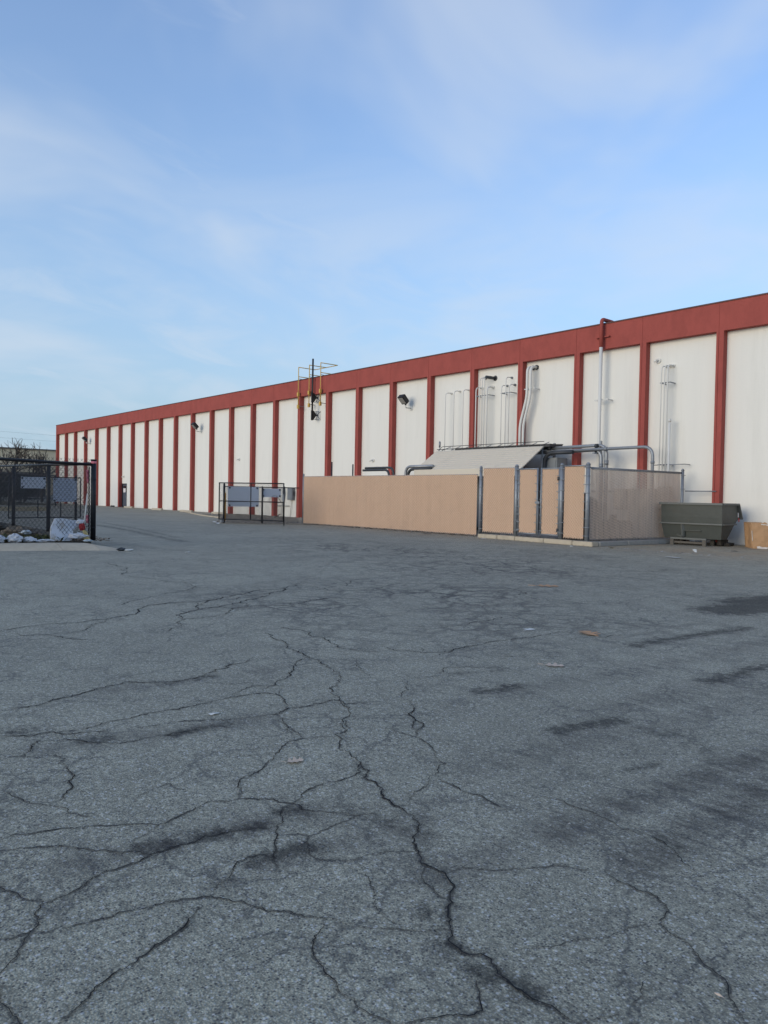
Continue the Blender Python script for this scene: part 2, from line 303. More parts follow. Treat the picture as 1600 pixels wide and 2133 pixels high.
# crack and stain lines of the pavement, metres on the ground
CRACKS = [
 (2, [(-3.44,0.84), (-3.41,0.92), (-3.35,1.01), (-3.25,1.1), (-3.16,1.19), (-3.08,1.28), (-3,1.33)]),
 (2, [(-3.54,0.86), (-3.53,0.96), (-3.51,1.05), (-3.47,1.14), (-3.43,1.24), (-3.34,1.37), (-3.25,1.46), (-3.28,1.57), (-3.31,1.66), (-3.35,1.77), (-3.29,1.91), (-3.19,2.02), (-3.08,2.08), (-2.98,2.08), (-2.87,2.18), (-2.77,2.24)]),
 (3, [(-2.76,0.63), (-2.76,0.67), (-2.74,0.77), (-2.89,0.84), (-2.9,0.92), (-2.93,1.01), (-2.98,1.1), (-2.98,1.2), (-2.98,1.26), (-3.01,1.34), (-3.01,1.46), (-3,1.62), (-2.97,1.73), (-2.9,1.89)]),
 (3, [(-3.17,0.72), (-3.12,0.76), (-3.05,0.79), (-2.97,0.81), (-2.91,0.86)]),
 (3, [(-2.74,0.77), (-2.66,0.71), (-2.6,0.67), (-2.55,0.62)]),
 (2, [(-2.74,0.77), (-2.68,0.89), (-2.66,0.98), (-2.66,1.05), (-2.62,1.16), (-2.6,1.27), (-2.55,1.36), (-2.42,1.44), (-2.32,1.48), (-2.2,1.58), (-2.13,1.64), (-2.07,1.67)]),
 (3, [(-2.21,0.7), (-2.22,0.72), (-2.28,0.81), (-2.31,0.86), (-2.33,0.94), (-2.36,1.02), (-2.4,1.12), (-2.44,1.21), (-2.51,1.29)]),
 (3, [(-2.51,0.59), (-2.43,0.59), (-2.34,0.6), (-2.27,0.61), (-2.22,0.62)]),
 (2, [(-2.59,1.4), (-2.62,1.47), (-2.7,1.55), (-2.73,1.62), (-2.72,1.69), (-2.65,1.72)]),
 (1, [(-2.62,1.47), (-2.57,1.55), (-2.52,1.63)]),
 (2, [(-3.08,2.08), (-2.99,1.96), (-2.83,1.84), (-2.69,1.73), (-2.57,1.67)]),
 (2, [(-3.08,2.08), (-3.17,2.25), (-3.18,2.4), (-3.17,2.55), (-3.3,2.71), (-3.51,2.76), (-3.7,2.88), (-4.01,3.14)]),
 (2, [(-3.3,1.91), (-3.45,2), (-3.56,2.19), (-3.71,2.38), (-3.82,2.51), (-3.86,2.68), (-3.83,2.79), (-3.76,2.92)]),
 (1, [(-3.86,2.68), (-4.05,2.74), (-4.29,2.78)]),
 (2, [(-2.81,1.87), (-2.73,1.95), (-2.59,1.85), (-2.54,1.85), (-2.46,1.92), (-2.43,1.97), (-2.43,2.04), (-2.4,2.11), (-2.33,2.21)]),
 (1, [(-2.73,1.95), (-2.74,2.07), (-2.75,2.17), (-2.77,2.42)]),
 (1, [(-2.42,1.96), (-2.3,1.92), (-2.16,1.86), (-2.04,1.8), (-1.97,1.79)]),
 (2, [(-2.15,1.61), (-2.09,1.52), (-2,1.45), (-1.91,1.43), (-1.85,1.43), (-1.78,1.41), (-1.71,1.41), (-1.62,1.44), (-1.57,1.43)]),
 (1, [(-4.13,1), (-3.95,1.06), (-3.84,1.11), (-3.76,1.17), (-3.63,1.2), (-3.51,1.26)]),
 (2, [(-4.63,1.12), (-4.59,1.24), (-4.5,1.39), (-4.31,1.38), (-4.1,1.36), (-3.94,1.3), (-3.82,1.18)]),
 (2, [(-5.06,1.23), (-4.93,1.37), (-4.84,1.59), (-4.75,1.79)]),
 (2, [(-4.59,1.24), (-4.81,1.37), (-4.67,1.59), (-4.49,1.73), (-4.46,1.94), (-4.44,2.15), (-4.44,2.36), (-4.34,2.44)]),
 (1, [(-3.58,1.48), (-3.64,1.55), (-3.67,1.62), (-3.69,1.72), (-3.57,1.75)]),
 (1, [(-3.25,1.46), (-3.2,1.39), (-3.18,1.32)]),
 (4, [(-3.3,2.71), (-3.08,2.58), (-2.87,2.51), (-2.66,2.47), (-2.43,2.3), (-2.3,2.22), (-2.23,2.17), (-2.11,2.19), (-2.02,2.15), (-1.93,2.03), (-1.84,1.94), (-1.76,1.86), (-1.68,1.86), (-1.61,1.9), (-1.52,1.86), (-1.42,1.85), (-1.34,1.87), (-1.25,1.87)]),
 (2, [(-2.23,2.17), (-2.11,2.07), (-2.06,2.07), (-1.98,2.05)]),
 (2, [(-2.11,2.19), (-2.1,2.26), (-1.99,2.38), (-1.92,2.49), (-1.81,2.64), (-1.74,2.69)]),
 (2, [(-1.74,2.71), (-1.64,2.7), (-1.53,2.69), (-1.46,2.71), (-1.38,2.65), (-1.36,2.54), (-1.26,2.52), (-1.18,2.47), (-1.11,2.43), (-1.04,2.39), (-0.99,2.32), (-0.93,2.26)]),
 (1, [(-3.73,3.25), (-3.59,3.26), (-3.45,3.28), (-3.28,3.24), (-3.12,3.13), (-2.9,2.9), (-2.81,2.73), (-2.75,2.59)]),
 (2, [(-2.9,2.9), (-2.73,2.89), (-2.59,2.89), (-2.44,2.88), (-2.32,2.89)]),
 (1, [(-2.37,3.16), (-2.18,3.17), (-2.07,3.19), (-1.96,3.17), (-1.87,3.14), (-1.76,3.18), (-1.62,3.13), (-1.52,3.05), (-1.43,3)]),
 (2, [(-2.08,1.65), (-1.97,1.74), (-1.88,1.83), (-1.83,1.91)]),
 (1, [(-1.59,2.02), (-1.51,2.18), (-1.44,2.29), (-1.41,2.39), (-1.39,2.51)]),
 (1, [(-1.27,2.31), (-1.22,2.19), (-1.18,2.07)]),
 (2, [(-1.6,1.83), (-1.56,1.77), (-1.49,1.71), (-1.46,1.69), (-1.52,1.58), (-1.54,1.54), (-1.57,1.48)]),
 (2, [(-1.25,1.87), (-1.22,1.94), (-1.19,2)]),
 (2, [(-4,3.79), (-3.71,3.53), (-3.48,3.32)]),
 (3, [(-8.8,2.12), (-8.91,2.35), (-8.97,2.67), (-8.87,3.01), (-8.94,3.35), (-9.1,3.77), (-9.43,3.91), (-9.7,4.19), (-9.76,4.49), (-9.64,4.98), (-9.91,5.47), (-10.18,6.08), (-10.16,6.65)]),
 (2, [(-8.55,2.23), (-8.41,2.24), (-8.29,2.49), (-8.36,2.87), (-8.62,3.04), (-8.83,3.31)]),
 (2, [(-8.29,2.49), (-8.08,2.55), (-7.76,2.78)]),
 (2, [(-8.45,3.71), (-8.41,4.06), (-8.38,4.43), (-8.44,4.66), (-8.83,4.98), (-8.82,5.38), (-8.66,5.75), (-8.9,6.32), (-8.87,6.83), (-8.47,6.97)]),
 (3, [(-8.41,4.06), (-8.76,4.19), (-8.91,4.39), (-9.05,4.85), (-9.26,5.34), (-9.53,5.82), (-10.55,7.24)]),
 (2, [(-8.98,4.57), (-9.34,4.73), (-9.73,5.06)]),
 (1, [(-9.26,5.34), (-8.8,5.22)]),
 (1, [(-15.91,5.9), (-13.84,5.54), (-12.7,5.48), (-11.94,5.66), (-11.08,5.5), (-10.79,5.12), (-10.48,4.6), (-10.2,4.12), (-9.83,3.87)]),
 (1, [(-7.73,3.28), (-7.78,3.58), (-7.95,3.86), (-8.41,4.06)]),
 (2, [(-5.66,1.37), (-5.62,1.5), (-5.66,1.69), (-5.73,1.93), (-5.83,2.15), (-5.9,2.37), (-5.74,2.54), (-5.67,2.74), (-5.71,2.96), (-5.85,3.14), (-6.02,3.63)]),
 (2, [(-4.99,1.21), (-4.97,1.43), (-4.87,1.68), (-4.94,1.87), (-4.95,2.14), (-4.94,2.39), (-4.96,2.67), (-4.97,2.88), (-4.87,3.13), (-4.79,3.12), (-4.54,3.03), (-4.4,2.86)]),
 (2, [(-4.72,1.95), (-4.66,2.16), (-4.59,2.38), (-4.47,2.59), (-4.4,2.86), (-4.48,3.01), (-4.44,3.15), (-4.46,3.39), (-4.31,3.38), (-4.19,3.65)]),
 (2, [(-7.43,4.74), (-7,4.82), (-6.63,4.72), (-6.31,4.71), (-5.94,4.59), (-5.73,4.67), (-5.51,4.79)]),
 (2, [(-7.11,4.41), (-6.88,4.36), (-6.59,4.31), (-6.12,4.13), (-5.82,4.09), (-5.53,4.05), (-5.2,3.94), (-4.87,3.75), (-4.53,3.46), (-4.29,3.35), (-4.02,3.13), (-3.77,2.95)]),
 (2, [(-5.82,4.09), (-5.67,3.85), (-5.45,3.68), (-5.2,3.44), (-5.08,3.27), (-5.17,3.1), (-5.06,2.88), (-4.92,2.79)]),
 (1, [(-5.53,4.05), (-5.51,4.2), (-5.46,4.39), (-5.34,4.65)]),
 (1, [(-5.46,4.39), (-5.1,4.16), (-4.78,3.94)]),
 (1, [(-5.49,2.85), (-5.29,3.06), (-5.08,3.27), (-4.92,3.37), (-4.69,3.61)]),
 (1, [(-4.4,2.86), (-4.16,2.77), (-3.95,2.71)]),
 (1, [(-10.39,7.18), (-9.42,7.25), (-9.52,8.25)]),
 (2, [(-5.77,5.02), (-5.54,4.94), (-5.28,5.1), (-5.19,5.27), (-5.2,5.82), (-5.24,6.21), (-5.19,6.63), (-5.17,7.09), (-5,7.41)]),
 (1, [(-5.1,4.99), (-5.13,5.31), (-5.22,5.58), (-5.22,5.91)]),
 (2, [(-4.58,4.34), (-4.52,4.57), (-4.69,4.8), (-4.61,4.97), (-4.42,5.31)]),
 (1, [(-4.59,4.27), (-4.37,4.04), (-4.18,3.82)]),
 (2, [(-4.15,3.86), (-3.93,3.72), (-3.71,3.53), (-3.45,3.28)]),
 (1, [(-6.69,5.81), (-6.16,6.29), (-6.21,6.94), (-6.27,7.51)]),
 (1, [(-8.28,9.9), (-6.99,9.22), (-6.7,9.42), (-6.27,9.41)]),
 (1, [(-4.88,5.47), (-4.64,5.71), (-4.31,6.08)]),
 (1, [(-4.88,6.83), (-4.71,7.31), (-4.5,7.72)]),
 (1, [(-9.54,5.34), (-9.83,6.08), (-9.79,6.95), (-10.72,8.7)]),
 (1, [(-8.66,5.75), (-8.27,6.08), (-8.41,7.06)]),
 (1, [(-9.76,4.49), (-9.42,4.61), (-9.2,4.93), (-8.83,4.98)]),
]
STAINS = [
 (0.3, 1.8, [(-4.81,10.6), (-4.73,11.2), (-4.56,11.8), (-4.3,12.19)]),
 (0.34, 1.8, [(-4.96,11.74), (-4.65,13.17)]),
 (0.3, 0.4725, [(-5.93,11.84), (-5.52,12.69)]),
 (0.09, 1.0125, [(-4.22,7.19), (-4.17,7.9), (-4.1,8.56), (-3.96,9.41)]),
 (0.08, 0.945, [(-3.96,4.47), (-3.87,4.84)]),
 (0.06, 0.6075, [(-4.49,4.69), (-4.33,5.27)]),
 (0.08, 1.0125, [(-2.98,6.24), (-2.94,7.42)]),
 (0.07, 1.1475, [(-2.95,4.15), (-2.9,4.42), (-2.84,4.68)]),
 (0.07, 0.675, [(-2.64,4.59), (-2.43,4.65)]),
 (0.08, 0.6075, [(-2.29,4.63), (-2.01,4.37)]),
 (0.035, 0.675, [(-2.32,3.69), (-2.21,4.11)]),
 (0.09, 0.4725, [(-2.06,2.88), (-2.03,3.65), (-1.88,4.8)]),
 (0.1, 0.567, [(-1.67,2.93), (-1.7,3.6), (-1.65,4.47)]),
 (0.2, 0.27, [(-2.87,3.26), (-2.67,3.92)]),
 (0.055, 1.08, [(-3.06,1.31), (-3.04,1.48), (-3.01,1.65), (-2.96,1.82)]),
 (0.06, 1.0125, [(-2.7,1.62), (-2.67,1.74), (-2.65,1.88)]),
 (0.05, 0.81, [(-3.05,1.96), (-3.01,2.07)]),
 (0.06, 0.7425, [(-4.63,1.61), (-4.61,1.78)]),
 (0.05, 0.945, [(-4.42,2.08), (-4.43,2.25), (-4.43,2.46)]),
 (0.06, 0.81, [(-5.65,2.61), (-5.67,3)]),
 (0.08, 0.8775, [(-5.15,1.19), (-5.1,1.38)]),
 (0.1, 0.4725, [(-2.98,2.06), (-2.68,2.51)]),
 (0.06, 0.675, [(-2.81,2.28), (-2.4,2.34)]),
 (0.05, 0.8775, [(-1.66,1.8), (-1.53,1.85), (-1.43,1.87)]),
 (0.05, 0.7425, [(-1.96,1.92), (-1.69,1.84)]),
 (0.12, 0.27, [(-2.14,2.28), (-2.03,3)]),
 (0.16, 0.81, [(-33.77,12.07), (-28.52,11.49), (-24.28,10.79), (-21.65,10.41)]),
 (0.12, 0.675, [(-36.25,13.18), (-29.48,12.28), (-23.53,11.14)]),
 (0.3, 0.4725, [(-22.05,8.45), (-19.85,8.41), (-18.49,8.76)]),
 (0.25, 0.27, [(-9.35,11.76), (-8.3,12.67)]),
 (0.25, 0.54, [(-8.45,15.1), (-8.38,15.82)]),
 (0.3, 0.2025, [(-8.99,3.22), (-9.06,5.22)]),
 (0.15, 0.3375, [(-3.02,5.03), (-2.59,6.55)]),
 (0.13, 0.297, [(-2.56,3.3), (-2.25,4.93)]),
]
# where the pavement is finely broken: x, y, half sizes, strength
CRACKLE = [(-11.2,12.5,3.6,3.2,1), (-8.3,8.4,2.6,2.2,1), (-15.7,13.5,4.5,2.6,1), (-5.8,7.3,1.7,1.7,.8), (-6.6,5.2,1.2,1.1,.6), (-8.9,5.9,1.8,1.2,1), (-5.2,8.7,1.6,1.4,.6), (-13,17,3,2,.6)]
SWEEPS = [
 (0.14, 0.9, [(-2.03,2.84), (-2,3.59), (-1.85,4.99)]),
 (0.15, 0.9, [(-1.65,2.89), (-1.67,3.54), (-1.61,4.51)]),
 (0.16, 0.6, [(-2.82,3.2), (-2.69,4.2), (-2.42,6.52)]),
 (0.13, 0.6, [(-2.11,2.12), (-2.11,2.74), (-2.08,3.49)]),
 (0.18, 0.6, [(-3.06,4.77), (-2.78,7.47)]),
 (0.15, 0.6, [(-3.79,4.57), (-3.59,6.37), (-3.39,9.05)]),
 (0.14, 0.7, [(-4.63,1.38), (-4.5,1.92), (-4.4,2.63)]),
 (0.12, 0.8, [(-3.13,1.04), (-3.02,1.52), (-2.9,2.17)]),
 (0.1, 0.7, [(-2.62,1.49), (-2.59,1.99), (-2.54,2.53)]),
 (0.16, 0.6, [(-5.71,2.13), (-5.57,3.51)]),
 (0.1, 0.7, [(-2.98,2.06), (-2.42,2.36)]),
]
SWEEP_DIR = 85.2

# ------------------------------------------------------------------ ground: one sheet to the horizon, finest near the camera
def dense(a, b, st): return list(np.arange(a, b-1e-6, st))
gx = [-1500, -900, -600, -400, -300, -220, -160, -120] + dense(-100, -40, 3) + dense(-40, -20, .5) + dense(-20, -6, .09) + dense(-6, -4, .03) + dense(-4, -.4, .010) + dense(-.4, .6, .03) + dense(.6, 4, .3) + [4, 8, 14, 25, 50, 120, 300, 800]
gy = [-800, -400, -200, -100, -50, -25, -12, -6, -3, -1.5, -.6] + dense(0, .5, .03) + dense(.5, 3.6, .010) + dense(3.6, 5, .03) + dense(5, 14, .09) + dense(14, 28, .2) + [28, 30, 34, 40, 60, 100, 180, 300, 500, 900, 1600]
gx = np.array(gx, float); gy = np.array(gy, float)
nx, ny = len(gx), len(gy)
GX, GY = np.meshgrid(gx, gy)
px, py = GX.ravel(), GY.ravel()
def seg_dist(pts, reach):
    """distance from every ground vertex to a polyline, only where it is near"""
    d = np.full(px.shape, 1e3)
    for (ax, ay), (bx, by) in zip(pts[:-1], pts[1:]):
        sel = np.where((px > min(ax, bx)-reach) & (px < max(ax, bx)+reach) & (py > min(ay, by)-reach) & (py < max(ay, by)+reach))[0]
        if not len(sel): continue
        vx, vy = bx-ax, by-ay; L2 = vx*vx+vy*vy+1e-12
        t = np.clip(((px[sel]-ax)*vx+(py[sel]-ay)*vy)/L2, 0, 1)
        d[sel] = np.minimum(d[sel], np.hypot(px[sel]-ax-t*vx, py[sel]-ay-t*vy))
    return d
sweep = np.zeros(px.shape); stain = np.zeros(px.shape); edge = np.zeros(px.shape)
for w, s_, pts in STAINS:
    d = seg_dist(pts, w*4)
    stain = np.maximum(stain, s_*np.exp(-(d/(w*1.35))**2*.8))
rc = random.Random(11)
def wander(pts):                                          # fractal wander between the corners
    P = [np.array(p, float) for p in pts]
    for it in range(4):
        Q = [P[0]]
        for a, b in zip(P[:-1], P[1:]):
            d = b-a; ln = np.hypot(*d)
            if ln > .025: Q.append((a+b)/2+np.array([-d[1], d[0]])*rc.gauss(0, .085 if it < 2 else .15))
            Q.append(b)
        P = Q
    return P
LINES = [(w, wander(pts), pts) for w, pts in CRACKS]
for w, P, pts in LINES:
    near = math.hypot(*pts[0]) < 6
    d = seg_dist(P if near else pts, .2); wd = .012+.011*w
    stain = np.maximum(stain, (.14+.08*w)*np.exp(-(d/wd)**2*.7))
    if near: edge = np.maximum(edge, np.clip(1-d/(.006+.0036*w), 0, 1))
for w_, s_, pts in SWEEPS:
    sweep = np.maximum(sweep, s_*np.exp(-(seg_dist(pts, w_*3)/w_)**2))
# alligator cracking: along the wheel paths in the middle of the lot
crk = np.zeros(px.shape)
for (x, y, rx, ry, s_) in CRACKLE:
    crk = np.maximum(crk, s_*np.exp(-(((px-x)/rx)**2+((py-y)/ry)**2)))
dirt = np.clip(1-np.abs(py-24.2)/6.0, 0, 1)*(px > -34)*np.clip((px+34)/8, 0, 1)
dirt = np.maximum(dirt, np.exp(-((px+10.5)/4)**2-((py-22.3)/2.2)**2)*1.2)
dirt = np.maximum(dirt, np.clip(1-np.abs(py-27.3)/2.0, 0, 1)*.7)
me = bpy.data.meshes.new('asphalt_lot')
idx = np.arange(nx*ny).reshape(ny, nx)
quads = np.stack([idx[:-1, :-1], idx[:-1, 1:], idx[1:, 1:], idx[1:, :-1]], -1).reshape(-1, 4)
me.vertices.add(nx*ny); me.vertices.foreach_set('co', np.stack([px, py, np.zeros(px.shape)], 1).ravel().astype(np.float32))
me.loops.add(quads.size); me.loops.foreach_set('vertex_index', quads.ravel().astype(np.int32))
me.polygons.add(len(quads)); me.polygons.foreach_set('loop_start', (np.arange(len(quads))*4).astype(np.int32)); me.polygons.foreach_set('loop_total', np.full(len(quads), 4, np.int32))
me.update()
for nm, arr in (('stain', stain), ('crackle', crk), ('dirt', dirt), ('edge', edge), ('sweep', sweep)):
    a = me.attributes.new(nm, 'FLOAT', 'POINT'); a.data.foreach_set('value', arr.astype(np.float32))
ground = bpy.data.objects.new('asphalt_lot', me); COL.objects.link(ground); tag(ground, kind='structure')

am = bpy.data.materials.new('asphalt'); am.use_nodes = True
N = am.node_tree.nodes; L = am.node_tree.links; bs = N['Principled BSDF']
T = N.new('ShaderNodeTexCoord').outputs['Object']
def node(t, **k):
    n = N.new(t)
    for a, b in k.items(): setattr(n, a, b)
    return n
def tex(t, scale, **k):
    n = node(t); n.inputs['Scale'].default_value = scale; L.new(T, n.inputs['Vector'])
    for a, b in k.items(): n.inputs[a].default_value = b
    return n
def ramp(src, stops):
    n = node('ShaderNodeValToRGB'); L.new(src, n.inputs[0]); e = n.color_ramp.elements
    while len(e) < len(stops): e.new(.5)
    for q, (p, c) in zip(e, stops): q.position = p; q.color = (c, c, c, 1) if isinstance(c, float) else (*c, 1)
    return n.outputs[0]
def mixc(f, a, b, mode='MIX'):
    n = node('ShaderNodeMixRGB', blend_type=mode)
    for i, v in enumerate((f, a, b)):
        if isinstance(v, (int, float)): n.inputs[i].default_value = v if i == 0 else (v, v, v, 1)
        elif isinstance(v, tuple): n.inputs[i].default_value = (*v, 1)
        else: L.new(v, n.inputs[i])
    return n.outputs[0]
def mth(op, a, b=None, c=None, clamp=False):
    n = node('ShaderNodeMath', operation=op, use_clamp=clamp)
    for i, v in enumerate((a, b, c)):
        if v is None: continue
        if isinstance(v, (int, float)): n.inputs[i].default_value = v
        else: L.new(v, n.inputs[i])
    return n.outputs[0]
def attr(n_): return node('ShaderNodeAttribute', attribute_name=n_).outputs['Fac']
def sepr(c):
    n = node('ShaderNodeSeparateColor'); L.new(c, n.inputs[0]); return n.outputs[0]
va = tex('ShaderNodeTexVoronoi', 120); vb = tex('ShaderNodeTexVoronoi', 210); vc = tex('ShaderNodeTexVoronoi', 72); vd = tex('ShaderNodeTexVoronoi', 150); ve = tex('ShaderNodeTexVoronoi', 52)
sa = ramp(sepr(va.outputs['Color']), [(0, .10), (.55, .135), (.85, .18), (.97, .22), (1, .26)])
sb = ramp(sepr(vb.outputs['Color']), [(0, .09), (.6, .145), (.92, .22), (1, .30)])
sc_ = ramp(sepr(vc.outputs['Color']), [(0, .08), (.3, .115), (.75, .15), (1, .20)])
stone = mixc(.5, mixc(.5, sa, sb), sc_)
# binder shows between the stones
gap = ramp(va.outputs['Distance'], [(.25, 1.0), (.62, .62)])
stone = mixc(1.0, stone, gap, 'MULTIPLY')
big = tex('ShaderNodeTexNoise', .35, Detail=5.0, Roughness=.6); mid = tex('ShaderNodeTexNoise', 2.4, Detail=6.0, Roughness=.7); fine = tex('ShaderNodeTexNoise', 28, Detail=5.0, Roughness=.7)
stone = mixc(1.0, stone, ramp(big.outputs[0], [(.3, .86), (.7, 1.14)]), 'MULTIPLY')
stone = mixc(1.0, stone, ramp(mid.outputs[0], [(.28, .84), (.72, 1.15)]), 'MULTIPLY')
stone = mixc(1.0, stone, ramp(fine.outputs[0], [(.3, .66), (.7, 1.34)]), 'MULTIPLY')
stone = mixc(1.0, stone, (2.72, 2.61, 1.98), 'MULTIPLY')
# pale quartz grains and dark pits, each much smaller than its cell
def grains(v, lo, size):
    return mth('MULTIPLY', ramp(sepr(v.outputs['Color']), [(lo, 0.0), (lo+.01, 1.0)]), ramp(v.outputs['Distance'], [(size*.6, 1.0), (size, 0.0)]))
stone = mixc(mth('MULTIPLY', grains(vc, .87, .50), .95), stone, (.50, .50, .47))
stone = mixc(mth('MULTIPLY', grains(vd, .86, .5), .75), stone, (.46, .46, .44))
stone = mixc(mth('MULTIPLY', grains(ve, .93, .24), .85), stone, (.52, .52, .50))
pit = tex('ShaderNodeTexVoronoi', 88); stone = mixc(mth('MULTIPLY', grains(pit, .74, .52), .78), stone, (.045, .045, .048))
# dirt blown against the kerbs, wall and enclosure
dn = tex('ShaderNodeTexNoise', .9, Detail=7.0, Roughness=.7)
dm = mth('MULTIPLY', attr('dirt'), ramp(dn.outputs[0], [(.35, .15), (.65, 1.0)]), clamp=True)
colr = mixc(mth('MULTIPLY', dm, .95), stone, mixc(.62, stone, (.36, .255, .15)))
# oil, tyre marks and damp
sn = tex('ShaderNodeTexNoise', 5.5, Detail=7.0, Roughness=.72)
ss = attr('stain')
sn2 = tex('ShaderNodeTexNoise', 19, Detail=5.0, Roughness=.7)
nz = mth('ADD', mth('MULTIPLY', mth('SUBTRACT', sn.outputs[0], .52), 3.4), mth('MULTIPLY', mth('SUBTRACT', sn2.outputs[0], .5), 2.2))
sv = mth('ADD', ss, mth('MULTIPLY', nz, mth('MULTIPLY', ss, 1.5, clamp=True)))
smr = node('ShaderNodeMapRange', interpolation_type='SMOOTHSTEP'); smr.inputs[1].default_value = .05; smr.inputs[2].default_value = 1.25; L.new(sv, smr.inputs[0])
sm = smr.outputs[0]
colr = mixc(mth('MULTIPLY', sm, .70), colr, (.020, .021, .025))
# faint sweeping tyre wear
tm = node('ShaderNodeMapping'); tm.inputs['Rotation'].default_value = (0, 0, R(-SWEEP_DIR)); tm.inputs['Scale'].default_value = (.5, 7.0, 1); L.new(T, tm.inputs[0])
tn = node('ShaderNodeTexNoise'); tn.inputs['Scale'].default_value = 1.6; tn.inputs['Detail'].default_value = 6; tn.inputs['Roughness'].default_value = .7; L.new(tm.outputs[0], tn.inputs['Vector'])
tw_ = mth('MULTIPLY', attr('sweep'), ramp(tn.outputs[0], [(.36, 0.0), (.60, 1.0)]), clamp=True)
colr = mixc(mth('MULTIPLY', tw_, .72), colr, (.048, .042, .038))
# alligator cracks
wn_ = tex('ShaderNodeTexNoise', 3.0, Detail=5.0, Roughness=.65)
wv = node('ShaderNodeVectorMath', operation='SCALE'); L.new(wn_.outputs['Color'], wv.inputs[0]); wv.inputs['Scale'].default_value = .45
av = node('ShaderNodeVectorMath', operation='ADD'); L.new(T, av.inputs[0]); L.new(wv.outputs[0], av.inputs[1])
def crackle(scale, width, seed):
    mp = node('ShaderNodeMapping'); mp.inputs['Location'].default_value = (seed, seed*1.7, 0); L.new(av.outputs[0], mp.inputs[0])
    v = node('ShaderNodeTexVoronoi', feature='DISTANCE_TO_EDGE'); v.inputs['Scale'].default_value = scale; L.new(mp.outputs[0], v.inputs['Vector'])
    m = node('ShaderNodeMapRange'); m.inputs[1].default_value = 0; m.inputs[2].default_value = width*scale; m.inputs[3].default_value = 1; m.inputs[4].default_value = 0
    L.new(v.outputs['Distance'], m.inputs[0]); return m.outputs[0]
cn = tex('ShaderNodeTexNoise', .8, Detail=4.0)
ck = mth('MAXIMUM', crackle(1.25, .060, 3.0), mth('MULTIPLY', crackle(2.7, .040, 9.0), .8))
ck = mth('MULTIPLY', ck, mth('MULTIPLY', attr('crackle'), ramp(cn.outputs[0], [(.34, .15), (.52, 1.0)])), clamp=True)
colr = mixc(mth('MULTIPLY', ck, .92), colr, (.02, .02, .022))
# broken lips along the open cracks
en = tex('ShaderNodeTexNoise', 85, Detail=4.0, Roughness=.7); en2 = tex('ShaderNodeTexNoise', 6, Detail=3.0)
ev = mth('ADD', attr('edge'), mth('ADD', mth('MULTIPLY', mth('SUBTRACT', en.outputs[0], .5), 1.7), mth('MULTIPLY', mth('SUBTRACT', en2.outputs[0], .5), 2.2)))
em = node('ShaderNodeMapRange'); em.inputs[1].default_value = .55; em.inputs[2].default_value = .85; L.new(ev, em.inputs[0])
em = mth('MULTIPLY', em.outputs[0], mth('GREATER_THAN', attr('edge'), .02))
colr = mixc(mth('MULTIPLY', em, .62), colr, (.030, .031, .033))
# hairline crazing over the whole lot
hn = tex('ShaderNodeTexNoise', 1.1, Detail=5.0, Roughness=.6)
hc = mth('MULTIPLY', mth('MAXIMUM', mth('MAXIMUM', crackle(1.0, .017, 47.0), crackle(1.9, .014, 21.0)), mth('MULTIPLY', crackle(4.2, .009, 33.0), .6)), ramp(hn.outputs[0], [(.405, 0.0), (.56, 1.0)]))
hc = mth('MULTIPLY', hc, ramp(fine.outputs[0], [(.34, .25), (.50, 1.0)]))
colr = mixc(mth('MULTIPLY', hc, .72), colr, (.04, .042, .045))
L.new(colr, bs.inputs['Base Color'])
bs.inputs['Roughness'].default_value = .80
L.new(mth('SUBTRACT', .5, mth('MULTIPLY', sm, .38)), bs.inputs['Specular IOR Level'])
hgt = mth('ADD', mth('MULTIPLY', va.outputs['Distance'], -.55), mth('ADD', mth('MULTIPLY', fine.outputs[0], .7), mth('ADD', mth('MULTIPLY', mid.outputs[0], 1.6), mth('ADD', mth('MULTIPLY', ck, -1.5), mth('MULTIPLY', em, -2.2)))))
bp = node('ShaderNodeBump'); bp.inputs['Strength'].default_value = .55; bp.inputs['Distance'].default_value = .008
L.new(hgt, bp.inputs['Height']); L.new(bp.outputs[0], bs.inputs['Normal'])
me.materials.append(am)

# open cracks: ragged dark fissures, each one a piece of the pavement
def fissure(P, w):
    fine_ = [P[0]]
    for a, b in zip(P[:-1], P[1:]):
        k = max(1, int(np.hypot(*(b-a))/.014)); 
        for i in range(1, k+1): fine_.append(a+(b-a)*i/k)
    P = fine_; n = len(P); mb = MB(); vs = []; ww = rc.uniform(.7, 1.2)
    base = (.0010, .0014, .0018, .0023)[w-1]
    for i in range(n):
        t = P[min(i+1, n-1)]-P[max(i-1, 0)]; t = t/(np.hypot(*t)+1e-9); nn = np.array([-t[1], t[0]])
        if i % 4 == 0: ww += (rc.uniform(.2, 2.0)-ww)*.65
        e = min(1, min(i, n-1-i)/10+.15)
        dist = math.hypot(P[i][0], P[i][1]); far = 1+max(0, dist-3.0)*.40
        l, r_ = base*far*ww*e*rc.uniform(.5, 1.4), base*far*ww*e*rc.uniform(.5, 1.4)
        c = P[i]+nn*rc.uniform(-.0028, .0028)*far
        vs.append((*(c+nn*l), .004)); vs.append((*(c-nn*r_), .004))
    mb.add(vs, [(2*i, 2*i+1, 2*i+3, 2*i+2) for i in range(n-1)])
    return mb
